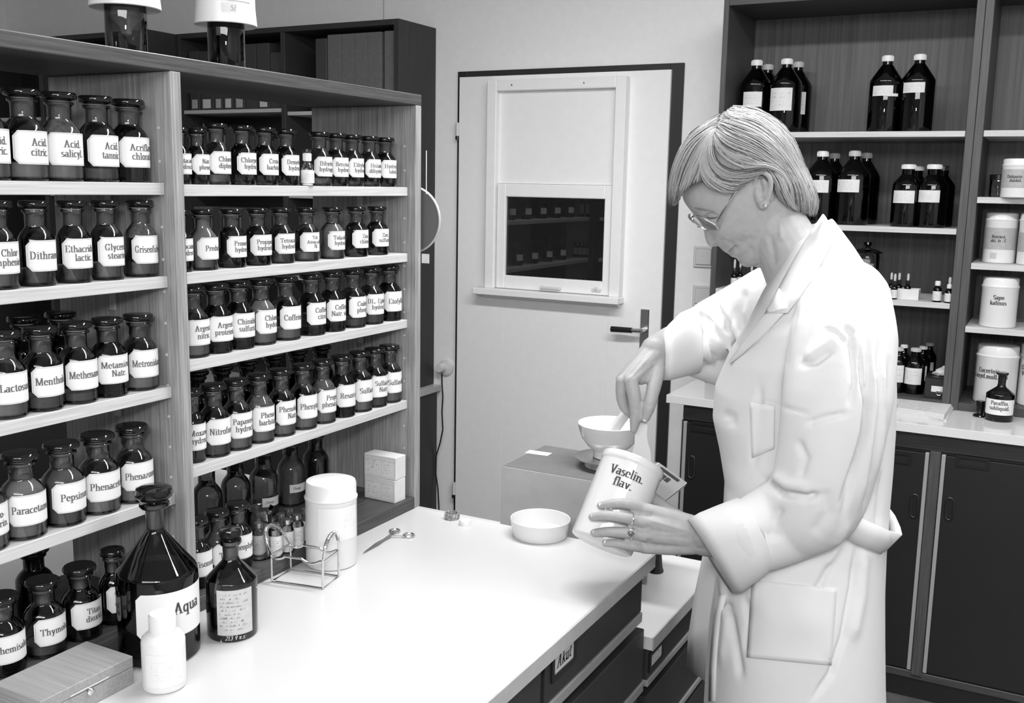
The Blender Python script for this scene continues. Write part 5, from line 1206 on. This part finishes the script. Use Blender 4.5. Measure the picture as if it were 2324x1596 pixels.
# ---- coat
ct = MB(); torso(ct, 1., 0, 15, .004)
capsule(ct, [BP(1915, 690, .120), BP(1910, 770, .165), BP(1900, 900, .195), BP(1880, 1030, .200), BP(1850, 1135, .190), BP(1790, 1178, .172), Dp(1725, 1210, 1.570), Dp(1698, 1226, 1.586)], [.070, .080, .079, .074, .071, .066, .060, .055], 28)
capsule(ct, [BP(1815, 675, -.115), BP(1760, 690, -.185), BP(1690, 725, -.245), Dp(1620, 757, 1.975), Dp(1575, 778, 1.91), Dp(1556, 786, 1.88)], [.070, .074, .072, .067, .052, .043], 28)
# folds of the far sleeve gathered at the elbow
capsule(ct, [Dp(1592, 705, 1.90), Dp(1632, 735, 1.895), Dp(1668, 800, 1.89)], [.008, .013, .008], 10); capsule(ct, [Dp(1640, 690, 1.89), Dp(1672, 740, 1.875), Dp(1690, 800, 1.865)], [.008, .013, .008], 10)
capsule(ct, [Dp(1560, 838, 1.89), Dp(1610, 842, 1.93), Dp(1655, 852, 1.95)], [.012, .024, .028], 12)
cme = remesh(ct, .0038, 8)
def c8(l): return [(1480+x*.699, 480+y*.699) for x, y in l]
folds = [(c8([(640, 380), (652, 470), (655, 560), (640, 640)]), -.007, 7), (c8([(700, 390), (705, 560), (690, 720), (655, 860), (615, 990)]), -.008, 7), (c8([(735, 420), (738, 640), (715, 850), (690, 1010)]), -.008, 7), (c8([(765, 480), (762, 700), (745, 900), (730, 1060)]), -.006, 7),
  (c8([(718, 470), (722, 640), (700, 800), (670, 960)]), .006, 8), (c8([(672, 440), (684, 560), (700, 640), (690, 740), (655, 830), (610, 950)]), -.010, 5), (c8([(560, 380), (600, 395), (640, 440), (655, 520)]), -.004, 5), (c8([(750, 480), (752, 680), (730, 900)]), .006, 9),
  (c8([(612, 300), (622, 380), (655, 395)]), -.004, 6), (c8([(480, 498), (530, 490), (585, 450)]), -.006, 7), (c8([(490, 480), (560, 430), (600, 400)]), .003, 14),
  (c8([(500, 690), (560, 670), (640, 655)]), -.005, 6), (c8([(470, 740), (500, 800), (480, 870)]), -.004, 9), (c8([(360, 870), (420, 915), (500, 930), (540, 920)]), -.010, 8), (c8([(372, 850), (440, 890), (520, 900)]), .004, 14),
  (c8([(330, 1040), (370, 1050), (420, 1052)]), -.003, 10), (c8([(420, 960), (400, 1010), (385, 1070)]), -.004, 10), (c8([(560, 900), (570, 980), (520, 1050)]), -.004, 14),
  (c8([(315, 625), (380, 620), (440, 640), (520, 660)]), -.0015, 4), (c8([(230, 655), (262, 670), (262, 700)]), -.003, 10),
  (c8([(470, 300), (440, 420), (430, 520)]), -.003, 8), (c8([(520, 300), (500, 400), (475, 500)]), -.003, 8), (c8([(350, 560), (345, 700), (330, 830)]), -.004, 9),
  (c8([(200, 1180), (215, 1270), (260, 1290)]), -.006, 8), (c8([(250, 1290), (270, 1400), (290, 1520)]), -.006, 9), (c8([(190, 1300), (185, 1420), (170, 1500)]), -.004, 6), (c8([(500, 1270), (540, 1220), (590, 1130)]), -.006, 8), (c8([(370, 1200), (420, 1280), (440, 1330)]), -.005, 9), (c8([(500, 1310), (545, 1260)]), -.005, 9),
  (c8([(665, 1080), (650, 1220), (620, 1380), (580, 1500), (520, 1590)]), -.007, 7), (c8([(690, 1100), (680, 1250), (650, 1400)]), .005, 12), (c8([(220, 1200), (240, 1330), (225, 1480)]), .004, 9), (c8([(300, 1250), (320, 1340), (300, 1440)]), -.005, 9), (c8([(640, 1000), (600, 1090), (560, 1160)]), .005, 10),
  (c8([(150, 330), (195, 420), (215, 500)]), -.010, 8), (c8([(170, 310), (225, 400), (255, 470)]), .007, 9), (c8([(195, 370), (250, 440), (290, 430)]), -.007, 8), (c8([(60, 400), (100, 470), (90, 500)]), -.004, 6), (c8([(300, 250), (280, 330), (300, 400)]), -.006, 10), (c8([(235, 285), (250, 350), (240, 400)]), -.005, 8), (c8([(90, 490), (150, 480), (190, 510)]), -.006, 7)]
carve(cme, folds)
cme.materials.append(m_coat); coat = ob('coat', cme, person); coat['label'] = 'white cotton laboratory coat'
from mathutils.bvhtree import BVHTree
bv = BVHTree.FromPolygons([v.co[:] for v in cme.vertices], [p.vertices[:] for p in cme.polygons])
def on_coat(x, y, lift):
    r = ray(x, y); r = r/np.linalg.norm(r); h = bv.ray_cast(Vector(EYE), Vector(r))
    return EYE+r*(h[3]-lift) if h[0] is not None else Dp(x, y, 1.55)
def cloth_grid(name, P, m, th=.003, parent=None, closed=False):
    """grid of points -> thin cloth with real thickness"""
    nr, nc = len(P), len(P[0]); V = [p for row in P for p in row]; Fc = []
    for j in range(nr-1):
        for i in range(nc-1 if not closed else nc):
            i2 = (i+1) % nc; Fc.append((j*nc+i, j*nc+i2, (j+1)*nc+i2, (j+1)*nc+i))
    o = ob(name, mesh(name, V, Fc, m, True), parent if parent is not None else coat)
    md = o.modifiers.new('thickness', 'SOLIDIFY'); md.thickness = th; md.offset = 0
    return o
def quad_patch(name, c, lift, nr=12, nc=12, th=.003, bow=None):
    (a, b, c2, d) = [np.array(q, float) for q in c]; P = []
    for j in range(nr+1):
        v = j/nr; row = []
        for i in range(nc+1):
            u = i/nc; q = (a*(1-u)+b*u)*(1-v)+(d*(1-u)+c2*u)*v; l = lift
            if bow: l += bow(u, v)
            row.append(on_coat(q[0], q[1], l))
        P.append(row)
    # even out what the ray hits
    A_ = np.array(P)
    for it in range(6): A_[1:-1, 1:-1] = (A_[1:-1, 1:-1]*2+A_[:-2, 1:-1]+A_[2:, 1:-1]+A_[1:-1, :-2]+A_[1:-1, 2:])/6
    return cloth_grid(name, [list(r) for r in A_], m_coat, th)
quad_patch('pocket', c8([(325, 1195), (600, 1225), (580, 1474), (308, 1448)]), .0045, 16, 16, .0025, bow=lambda u, v: -.0045*(1-v)+.007*math.sin(PI*u)*math.sin(PI*min(1, v*1.4))*.8)
quad_patch('breast_pocket', c8([(318, 618), (398, 632), (396, 770), (325, 800)]), .003, 8, 8, .002)
# near collar and lapel: rows from the inner roll line to the outer edge
inner = [(1868, 486, .040), (1838, 528, .066), (1806, 575, .085), (1780, 630, .082), (1757, 684, .066), (1737, 714, .056), (1699, 762, .038), (1657, 824, .018)]
outer = [(1899, 524, .066), (1888, 556, .108), (1863, 597, .137), (1843, 640, .150), (1818, 678, .150), (1787, 710, .132), (1756, 708, .100), (1657.5, 824.5, .020)]
def coll(name, inn, out, lift=.006, n=6):
    P = []
    for (a, b) in zip(inn, out):
        a3, b3 = BP(*a), BP(*b); row = []
        for i in range(n+1):
            u = i/n; q = a3*(1-u)+b3*u; x, y, d = project(q[None, :]); k = on_coat(x[0], y[0], lift+.010*math.sin(PI*min(1, u*1.0))*.6)
            dk = (k-EYE)@fw; row.append(k if dk < d[0] and dk > 1.2 else q)
        P.append(row)
    A_ = np.array(P)
    for it in range(3): A_[1:-1, :] = (A_[1:-1, :]*2+A_[:-2, :]+A_[2:, :])/4
    return cloth_grid(name, [list(r) for r in A_], m_coat, .004)
coll('collar', inner[:6], outer[:6])
coll('lapel', [(1770, 655, .072), (1757, 684, .062), (1737, 714, .052), (1715, 740, .042), (1690, 773, .032), (1657, 822, .018)], [(1790, 700, .12), (1764, 714, .105), (1753, 749, .095), (1722, 778, .075), (1690, 803, .05), (1657.5, 824, .02)])
cloth_grid('far_collar', [[BP(*q) for q in row] for row in ([(1872, 492, -.03), (1835, 520, -.065), (1790, 560, -.075), (1745, 597, -.055)], [(1885, 520, -.05), (1850, 575, -.10), (1800, 610, -.11), (1768, 622, -.075)], [(1890, 545, -.07), (1850, 620, -.13), (1800, 660, -.13), (1752, 690, -.09)])], m_coat, .003)
# turned-up cuffs
def cuff(name, rings_, m=m_coat):
    """rings of (centre, half-axis a, half-axis b); an open sleeve end"""
    P = [[c+a*c_(2*PI*k/36)+b*s_(2*PI*k/36) for k in range(36)] for c, a, b in rings_]
    return cloth_grid(name, P, m, .004, closed=True)
def ringpx(p, q, d, depthw):
    a, b = Dp(*p, d), Dp(*q, d); return ((a+b)/2, (a-b)/2, fw*depthw)
cuff('cuff', [ringpx((1578, 1186), (1668, 1325), 1.618, .048), ringpx((1565, 1181), (1661, 1343), 1.620, .058), ringpx((1590, 1168), (1680, 1338), 1.606, .064), ringpx((1632, 1151), (1712, 1314), 1.592, .066), ringpx((1676, 1134), (1742, 1288), 1.576, .067), ringpx((1684, 1140), (1745, 1276), 1.574, .060)])
cuff('far_cuff', [ringpx((1515, 772), (1518, 840), 1.812, .036), ringpx((1504, 757), (1502, 862), 1.805, .046), ringpx((1520, 738), (1522, 861), 1.822, .050), ringpx((1546, 712), (1556, 852), 1.862, .056), ringpx((1572, 700), (1584, 846), 1.90, .060), ringpx((1578, 712), (1586, 836), 1.905, .052)])
# the far front panel hanging open
fp = [[(1650, 1150), (1648, 1250), (1640, 1400), (1625, 1560)], [(1625, 1190), (1612, 1290), (1604, 1420), (1600, 1545)], [(1607, 1230), (1590, 1320), (1580, 1430), (1580, 1530)], [(1597, 1260), (1578, 1350), (1563, 1450), (1560, 1512)]]
of = [-.02, -.045, -.075, -.10]
cloth_grid('front_panel', [[BP(x, y, of[j]) for x, y in row] for j, row in enumerate(fp)], m_coat, .004)
# front edge hem and the slack belt at the back
hem = [on_coat(x, y, .004) for x, y in ((1636, 1352), (1622, 1400), (1616, 1460), (1612, 1520), (1610, 1592))]
hemb = [on_coat(x, y, .004) for x, y in ((1648, 1352), (1634, 1400), (1628, 1460), (1624, 1520), (1622, 1592))]
cloth_grid('placket', [hem, hemb], m_coat, .004)
bt = [((1926, 1160), (1906, 1214), .176), ((1952, 1175), (1934, 1230), .172), ((1985, 1190), (1968, 1246), .158), ((2018, 1205), (1994, 1256), .128), ((2046, 1213), (2002, 1257), .080), ((2042, 1196), (2016, 1240), .03), ((2030, 1170), (2016, 1205), .0), ((2012, 1146), (2004, 1180), -.03)]
cloth_grid('belt', [[BP(*a, o) for a, b, o in bt], [BP((a[0]+b[0])/2, (a[1]+b[1])/2, o+.002) for a, b, o in bt], [BP(*b, o) for a, b, o in bt]], m_coat, .003)
cloth_grid('blouse', [[BP(*q) for q in row] for row in ([(1835, 520, .03), (1795, 575, .055), (1764, 625, .03), (1757, 640, -.03)], [(1845, 545, .05), (1800, 620, .07), (1770, 668, .04), (1758, 680, -.03)])], m_coat, .003)

# ---- hair
OUT = [(205, 945), (168, 900), (160, 800), (172, 700), (205, 560), (250, 460), (310, 370), (400, 275), (500, 215), (590, 165), (650, 115), (740, 95), (850, 105), (950, 130), (1060, 190), (1150, 270), (1215, 350), (1265, 460), (1300, 600), (1340, 690), (1395, 780), (1418, 880), (1412, 965), (1370, 1012)]
INN = [(1330, 1000), (1250, 962), (1170, 955), (1110, 905), (1065, 850), (1045, 770), (1030, 690), (985, 640), (930, 630), (870, 668), (815, 725), (745, 800), (690, 822), (620, 805), (540, 765), (490, 748), (430, 722), (360, 742), (292, 785), (245, 860), (222, 930)]
HC = np.array([800., 560.])
oa = np.array([[math.atan2(y-HC[1], x-HC[0]), math.hypot(x-HC[0], y-HC[1])] for x, y in OUT]); 
def unwrap(a): return a if a > -4 else a
ang_ = np.unwrap(oa[:, 0]); Rr = oa[:, 1]
def rout(x, y):
    a = math.atan2(y-HC[1], x-HC[0]); 
    cand = [a, a+2*PI, a-2*PI]; lo, hi = min(ang_[0], ang_[-1]), max(ang_[0], ang_[-1]); best = None
    for q in cand:
        if lo <= q <= hi: best = q
    o = np.argsort(ang_)
    if best is None: best = min(cand, key=lambda q: min(abs(q-lo), abs(q-hi)))
    return float(np.interp(best, ang_[o], Rr[o]))
def hair_off(x, y):
    rho = min(1., math.hypot(x-HC[0], y-HC[1])/rout(x, y)); return .087*max(0., 1-rho**2.3)**.5
def inside(poly, x, y):
    c = False; n = len(poly)
    for i in range(n):
        (x1, y1), (x2, y2) = poly[i], poly[i-1]
        if (y1 > y) != (y2 > y) and x < (x2-x1)*(y-y1)/(y2-y1)+x1: c = not c
    return c
POLY = OUT+INN
GUIDES = {'front': [[(600, 170), (480, 240), (340, 350), (240, 520), (178, 720), (172, 900)], [(570, 270), (450, 330), (330, 430), (240, 600), (200, 780), (195, 930)], [(560, 290), (470, 400), (400, 540), (320, 680), (255, 830)], [(555, 292), (490, 410), (430, 550), (385, 650), (335, 745)], [(550, 296), (500, 420), (460, 560), (440, 650), (430, 730)]],
 'temple': [[(548, 298), (490, 420), (455, 560), (455, 660), (490, 735), (570, 785)], [(540, 300), (480, 420), (450, 560), (500, 690), (640, 790), (735, 790)], [(535, 320), (500, 430), (500, 560), (580, 680), (740, 710), (880, 655)], [(530, 350), (535, 480), (600, 590), (740, 640), (880, 610), (990, 625)]],
 'side': [[(545, 330), (570, 440), (660, 540), (800, 590), (950, 590), (1080, 640), (1150, 760), (1170, 900)], [(560, 290), (650, 380), (800, 460), (950, 530), (1100, 620), (1190, 760), (1220, 950)], [(600, 230), (750, 290), (900, 360), (1050, 470), (1180, 620), (1270, 800), (1300, 985)], [(640, 160), (850, 200), (1000, 280), (1140, 420), (1240, 580), (1330, 760), (1380, 900), (1360, 1005)], [(690, 112), (880, 128), (1060, 215), (1190, 360), (1270, 540), (1350, 720), (1405, 890), (1385, 1000)]],
 'nape': [[(1000, 640), (1045, 700), (1085, 800), (1150, 905), (1215, 958)], [(1060, 640), (1120, 720), (1160, 820), (1210, 920), (1260, 965)]]}
def samp(gd, t):
    a = np.array(gd, float); n = len(a); s = t*(n-1); tt = np.arange(n)
    return np.stack([smooth(tt, a[:, 0], s), smooth(tt, a[:, 1], s)], 1)
rh = random.Random(5)
# base shell
G = 13; ids = {}; V = []; Fc = []
for sgn in (1, -1):
    ids = {}
    for i in range(int(130), 1440, G):
        for j in range(60, 1040, G):
            if inside(POLY, i, j):
                o = hair_off(i, j)*sgn; ids[(i, j)] = len(V); V.append(hp(i, j, o))
    for (i, j), a in ids.items():
        q = [ids.get((i+G, j)), ids.get((i+G, j+G)), ids.get((i, j+G))]
        if None not in q: Fc.append((a, *q))
        elif q[0] is not None and q[1] is not None: Fc.append((a, q[0], q[1]))
        elif q[1] is not None and q[2] is not None: Fc.append((a, q[1], q[2]))
        elif q[0] is not None and q[2] is not None: Fc.append((a, q[0], q[2]))
hair = ob('hair', mesh('hair', V, Fc, m_hair, True), person); hair['label'] = 'short fair hair swept back over the ear'
md = hair.modifiers.new('thickness', 'SOLIDIFY'); md.thickness = .006; md.offset = 0
def strands(name, n, m, r, lift, sgn=1, which=None):
    mb = MB()
    for k in range(n):
        fam = which or rh.choices(['front', 'temple', 'side', 'nape'], [2.4, 3.0, 5, .8])[0]; gs = GUIDES[fam]
        i = rh.randrange(len(gs)-1); w_ = rh.random(); t0 = rh.uniform(0, .35)*rh.random(); t1 = rh.uniform(.75, 1.0) if rh.random() < .6 else 1.0
        t = np.linspace(t0, t1, 13); P = samp(gs[i], t)*(1-w_)+samp(gs[i+1], t)*w_
        ja, jb, ph = rh.gauss(0, 9), rh.gauss(0, 12), rh.uniform(0, 6)
        lf_ = rh.uniform(*lift); pts = []
        for q, (x, y) in enumerate(P):
            u = q/12; x += ja*(1-u)+jb*u+4*math.sin(ph+u*5); y += jb*(1-u)-ja*u+4*math.cos(ph+u*4)
            p = hp(x, y, sgn*(hair_off(x, y)+.0028+lf_*math.sin(PI*min(1, u+.12)))); v = hp(x, y, 0)-hp(HC[0], HC[1], 0); v /= np.linalg.norm(v)+1e-9
            pts.append(p+v*(lf_+.002)*.8)
        rr = r*rh.uniform(.6, 1.3); mb.tube(pts, [rr*.7]+[rr]*9+[rr*.8, rr*.5, rr*.15], 4)
    return mb.build(name, m, hair)
m_hl = plain('hair_light', .33, .5, spec=.35); m_hm = plain('hair_mid', .19, .55, spec=.3); m_hd = plain('hair_dark', .075, .6, spec=.2)
strands('hair_strands', 1000, m_hm, .0008, (.0, .003))
strands('hair_strands', 650, m_hl, .0008, (.001, .0045))
strands('hair_strands', 620, m_hd, .0008, (.0, .0032))
strands('hair_strands', 420, m_hl, .0008, (.0, .003), -1)
# brows and lashes
for nm, l, r in (('eyebrow', [(365, 955, .012), (410, 965, .022), (470, 975, .034), (540, 990, .046)], .0016), ('eyelashes', [(470, 1040, .024), (500, 1046, .030), (535, 1045, .037), (565, 1035, .043)], .0009)):
    for s in (1, -1):
        pts = []
        for x, y, o in l:
            q = hp(x, y, 0)-hO; base = hO+hf*(q@hf)+hu*(q@hu)
            # rest on the face: the near one is found by a ray, the far one mirrors it
            rr_ = ray(1480+x*.2632, 220+y*.2632); rr_ /= np.linalg.norm(rr_)
            pts.append((x, y, o))
        bvp = globals().setdefault('BVP', BVHTree.FromPolygons([v.co[:] for v in person.data.vertices], [p.vertices[:] for p in person.data.polygons]))
        res = []
        for x, y, o in pts:
            r_ = ray(1480+x*.2632, 220+y*.2632); r_ = r_/np.linalg.norm(r_); h = bvp.ray_cast(Vector(EYE), Vector(r_)); p = EYE+r_*(h[3]-.0006)
            if s < 0: v = p-hO; p = p-HP.L*(2*(v@HP.L))
            res.append(p)
        MB().tube(res, [r*.6]+[r]*(len(res)-2)+[r*.4], 6).build(nm, m_hm if nm == 'eyebrow' else m_hd, person)
# ---- glasses, earring, rings
gl = None
def oval(cx, cy, o, a_u, a_l, nrm_tilt):
    pc_ = hp(cx, cy, o); up_ = hu*c_(nrm_tilt)+hf*s_(nrm_tilt)
    la_ = HP.L*c_(.26)+(hu*s_(nrm_tilt)-hf*c_(nrm_tilt))*s_(.26)
    return [pc_+up_*a_u*s_(t)*(1-.12*(s_(t) < 0)*abs(s_(t)))+la_*a_l*c_(t) for t in np.linspace(0, 2*PI, 36, endpoint=False)], pc_, up_
near, pn_, up_ = oval(462, 1098, .034, .0245, .0265, .28)
vmir = pn_-hO; far = [p-HP.L*(2*((p-hO)@HP.L)) for p in near]
glasses = MB().tube(near, .0016, 8, closed=True).tube(far, .0016, 8, closed=True)
b0 = near[18]; b1 = far[18]
glasses.tube([b0, (b0+b1)/2+hf*.004+hu*.004, b1], .0012, 8)
g_o = glasses.build('glasses', m_chrome, person); g_o['label'] = 'thin metal rimmed glasses low on the nose'
for s in (1, -1):
    q = near[3] if s > 0 else far[3]
    pe_ = [hp(548, 1098, .064), hp(600, 1010, .070), hp(665, 900, .074), hp(730, 800, .077), hp(830, 700, .080), hp(900, 665, .079)]
    if s < 0: pe_ = [p-HP.L*(2*((p-hO)@HP.L)) for p in pe_]
    MB().tube([q]+pe_, [.0016, .0021, .0021, .0019, .0016, .0015, .0015], 8).build('temple_arm', m_chrome, g_o)
    ring = near if s > 0 else far; cc = sum(ring)/len(ring)
    ob('lens', mesh('lens', ring+[cc+hf*.002], [(i, (i+1) % 36, 36) for i in range(36)], m_lens, True), g_o)
er = MB(); ellipsoid(er, hp(972, 938, .084), [hf*.0035, hu*.0035, HP.L*.0035], 12); er.build('earring', m_chrome, person)
def finger_ring(name, x, y, d, r, axis, m):
    c = Dp(x, y, d); ax = np.array(axis); ax = ax/np.linalg.norm(ax); n1 = np.cross(ax, fw); n1 /= np.linalg.norm(n1); n2 = np.cross(ax, n1)
    return MB().tube([c+ax*o_+(n1*c_(t)+n2*s_(t))*r for o_ in (0,) for t in np.linspace(0, 2*PI, 24, endpoint=False)], .0018, 8, closed=True).build(name, m, person), c
fa = Dp(1448, 1181, 1.667)-Dp(1414, 1175, 1.660)
finger_ring('finger_ring', 1432, 1178, 1.6635, .0103, fa, m_chrome)
ro, rcn = finger_ring('finger_ring', 1432, 1211, 1.6635, .0102, fa, m_chrome)
st2 = MB(); pc2 = toward(rcn, .0120); ellipsoid(st2, pc2, [rt*.0052, dn*.0048, fw*.0030], 14); st2.build('ring_stone', plain('dark_gem', .10, .05, coat=1), ro)
st3 = MB().tube([pc2+rt*.0057*c_(t)+dn*.0053*s_(t) for t in np.linspace(0, 2*PI, 20, endpoint=False)], .0012, 8, closed=True); st3.build('stone_setting', m_chrome, ro)

# ================================================================ the jar in her hands
JR = .0545; jb, jt = Dp(1365, 1236, 1.7275), Dp(1438, 1049, 1.7745); jx = jt-jb; JL = np.linalg.norm(jx); jx /= JL
tv = EYE-(jb+jt)/2; tv -= jx*(tv@jx); tv /= np.linalg.norm(tv); sv = np.cross(jx, tv)
JM = np.eye(4); JM[:3, 0] = tv; JM[:3, 1] = sv; JM[:3, 2] = jx
jar = thing('ointment_jar', 'white jar with two lines of black lettering, tilted in the hands of the woman', 'jar', jb); MJ = JM.copy()
bd = MB().lathe([(0, .0015), (JR*.95, 0), (JR*.985, .001), (JR, .004), (JR, JL-.016), (JR*1.01, JL-.014), (JR*1.035, JL-.012), (JR*1.045, JL-.007), (JR*1.03, JL-.002), (JR*1.01, JL), (JR*.96, JL), (JR*.955, JL-.004), (JR*.94, .006), (0, .006)], 56, mat=MJ)
jbo = bd.build('jar_body', m_porc, jar)
MB().lathe([(JR*.936, .0062), (JR*.936, JL*.62), (JR*.5, JL*.66), (0, JL*.63)], 36, mat=MJ).build('ointment', m_powder, jar)
Vt, Ft = wrap_polys(layout(['Vaselin.', 'flav.'], .0150, .2, lead=1.28, wt=13), JR+.0008, JL*.70, -.06)
Vt = np.array(Vt)@MJ[:3, :3].T; ob('lettering', mesh('lettering', Vt, Ft, m_ink), jbo)
sp = thing('spatula', 'white plastic scraper spatula held upright in the tilted jar', 'spatula', Dp(1452, 1045, 1.772)); so = np.array(sp.location)
outl = [(1442, 870), (1470, 868), (1472, 900), (1470, 950), (1468, 985), (1470, 1005), (1476, 1022), (1478, 1050), (1482, 1085), (1430, 1085), (1432, 1040), (1440, 1008), (1441, 985), (1443, 950), (1441, 900)]
dd = [1.752+(y-870)/215*.026 for x, y in outl]
Vs = [Dp(x, y, d-.0025)-so for (x, y), d in zip(outl, dd)]+[Dp(x, y, d+.0025)-so for (x, y), d in zip(outl, dd)]; n = len(outl)
MB().add(Vs, [tuple(range(n)), tuple(range(2*n-1, n-1, -1))]+[(i, i+n, (i+1) % n+n, (i+1) % n) for i in range(n)]).build('spatula_blade', m_plas, sp)
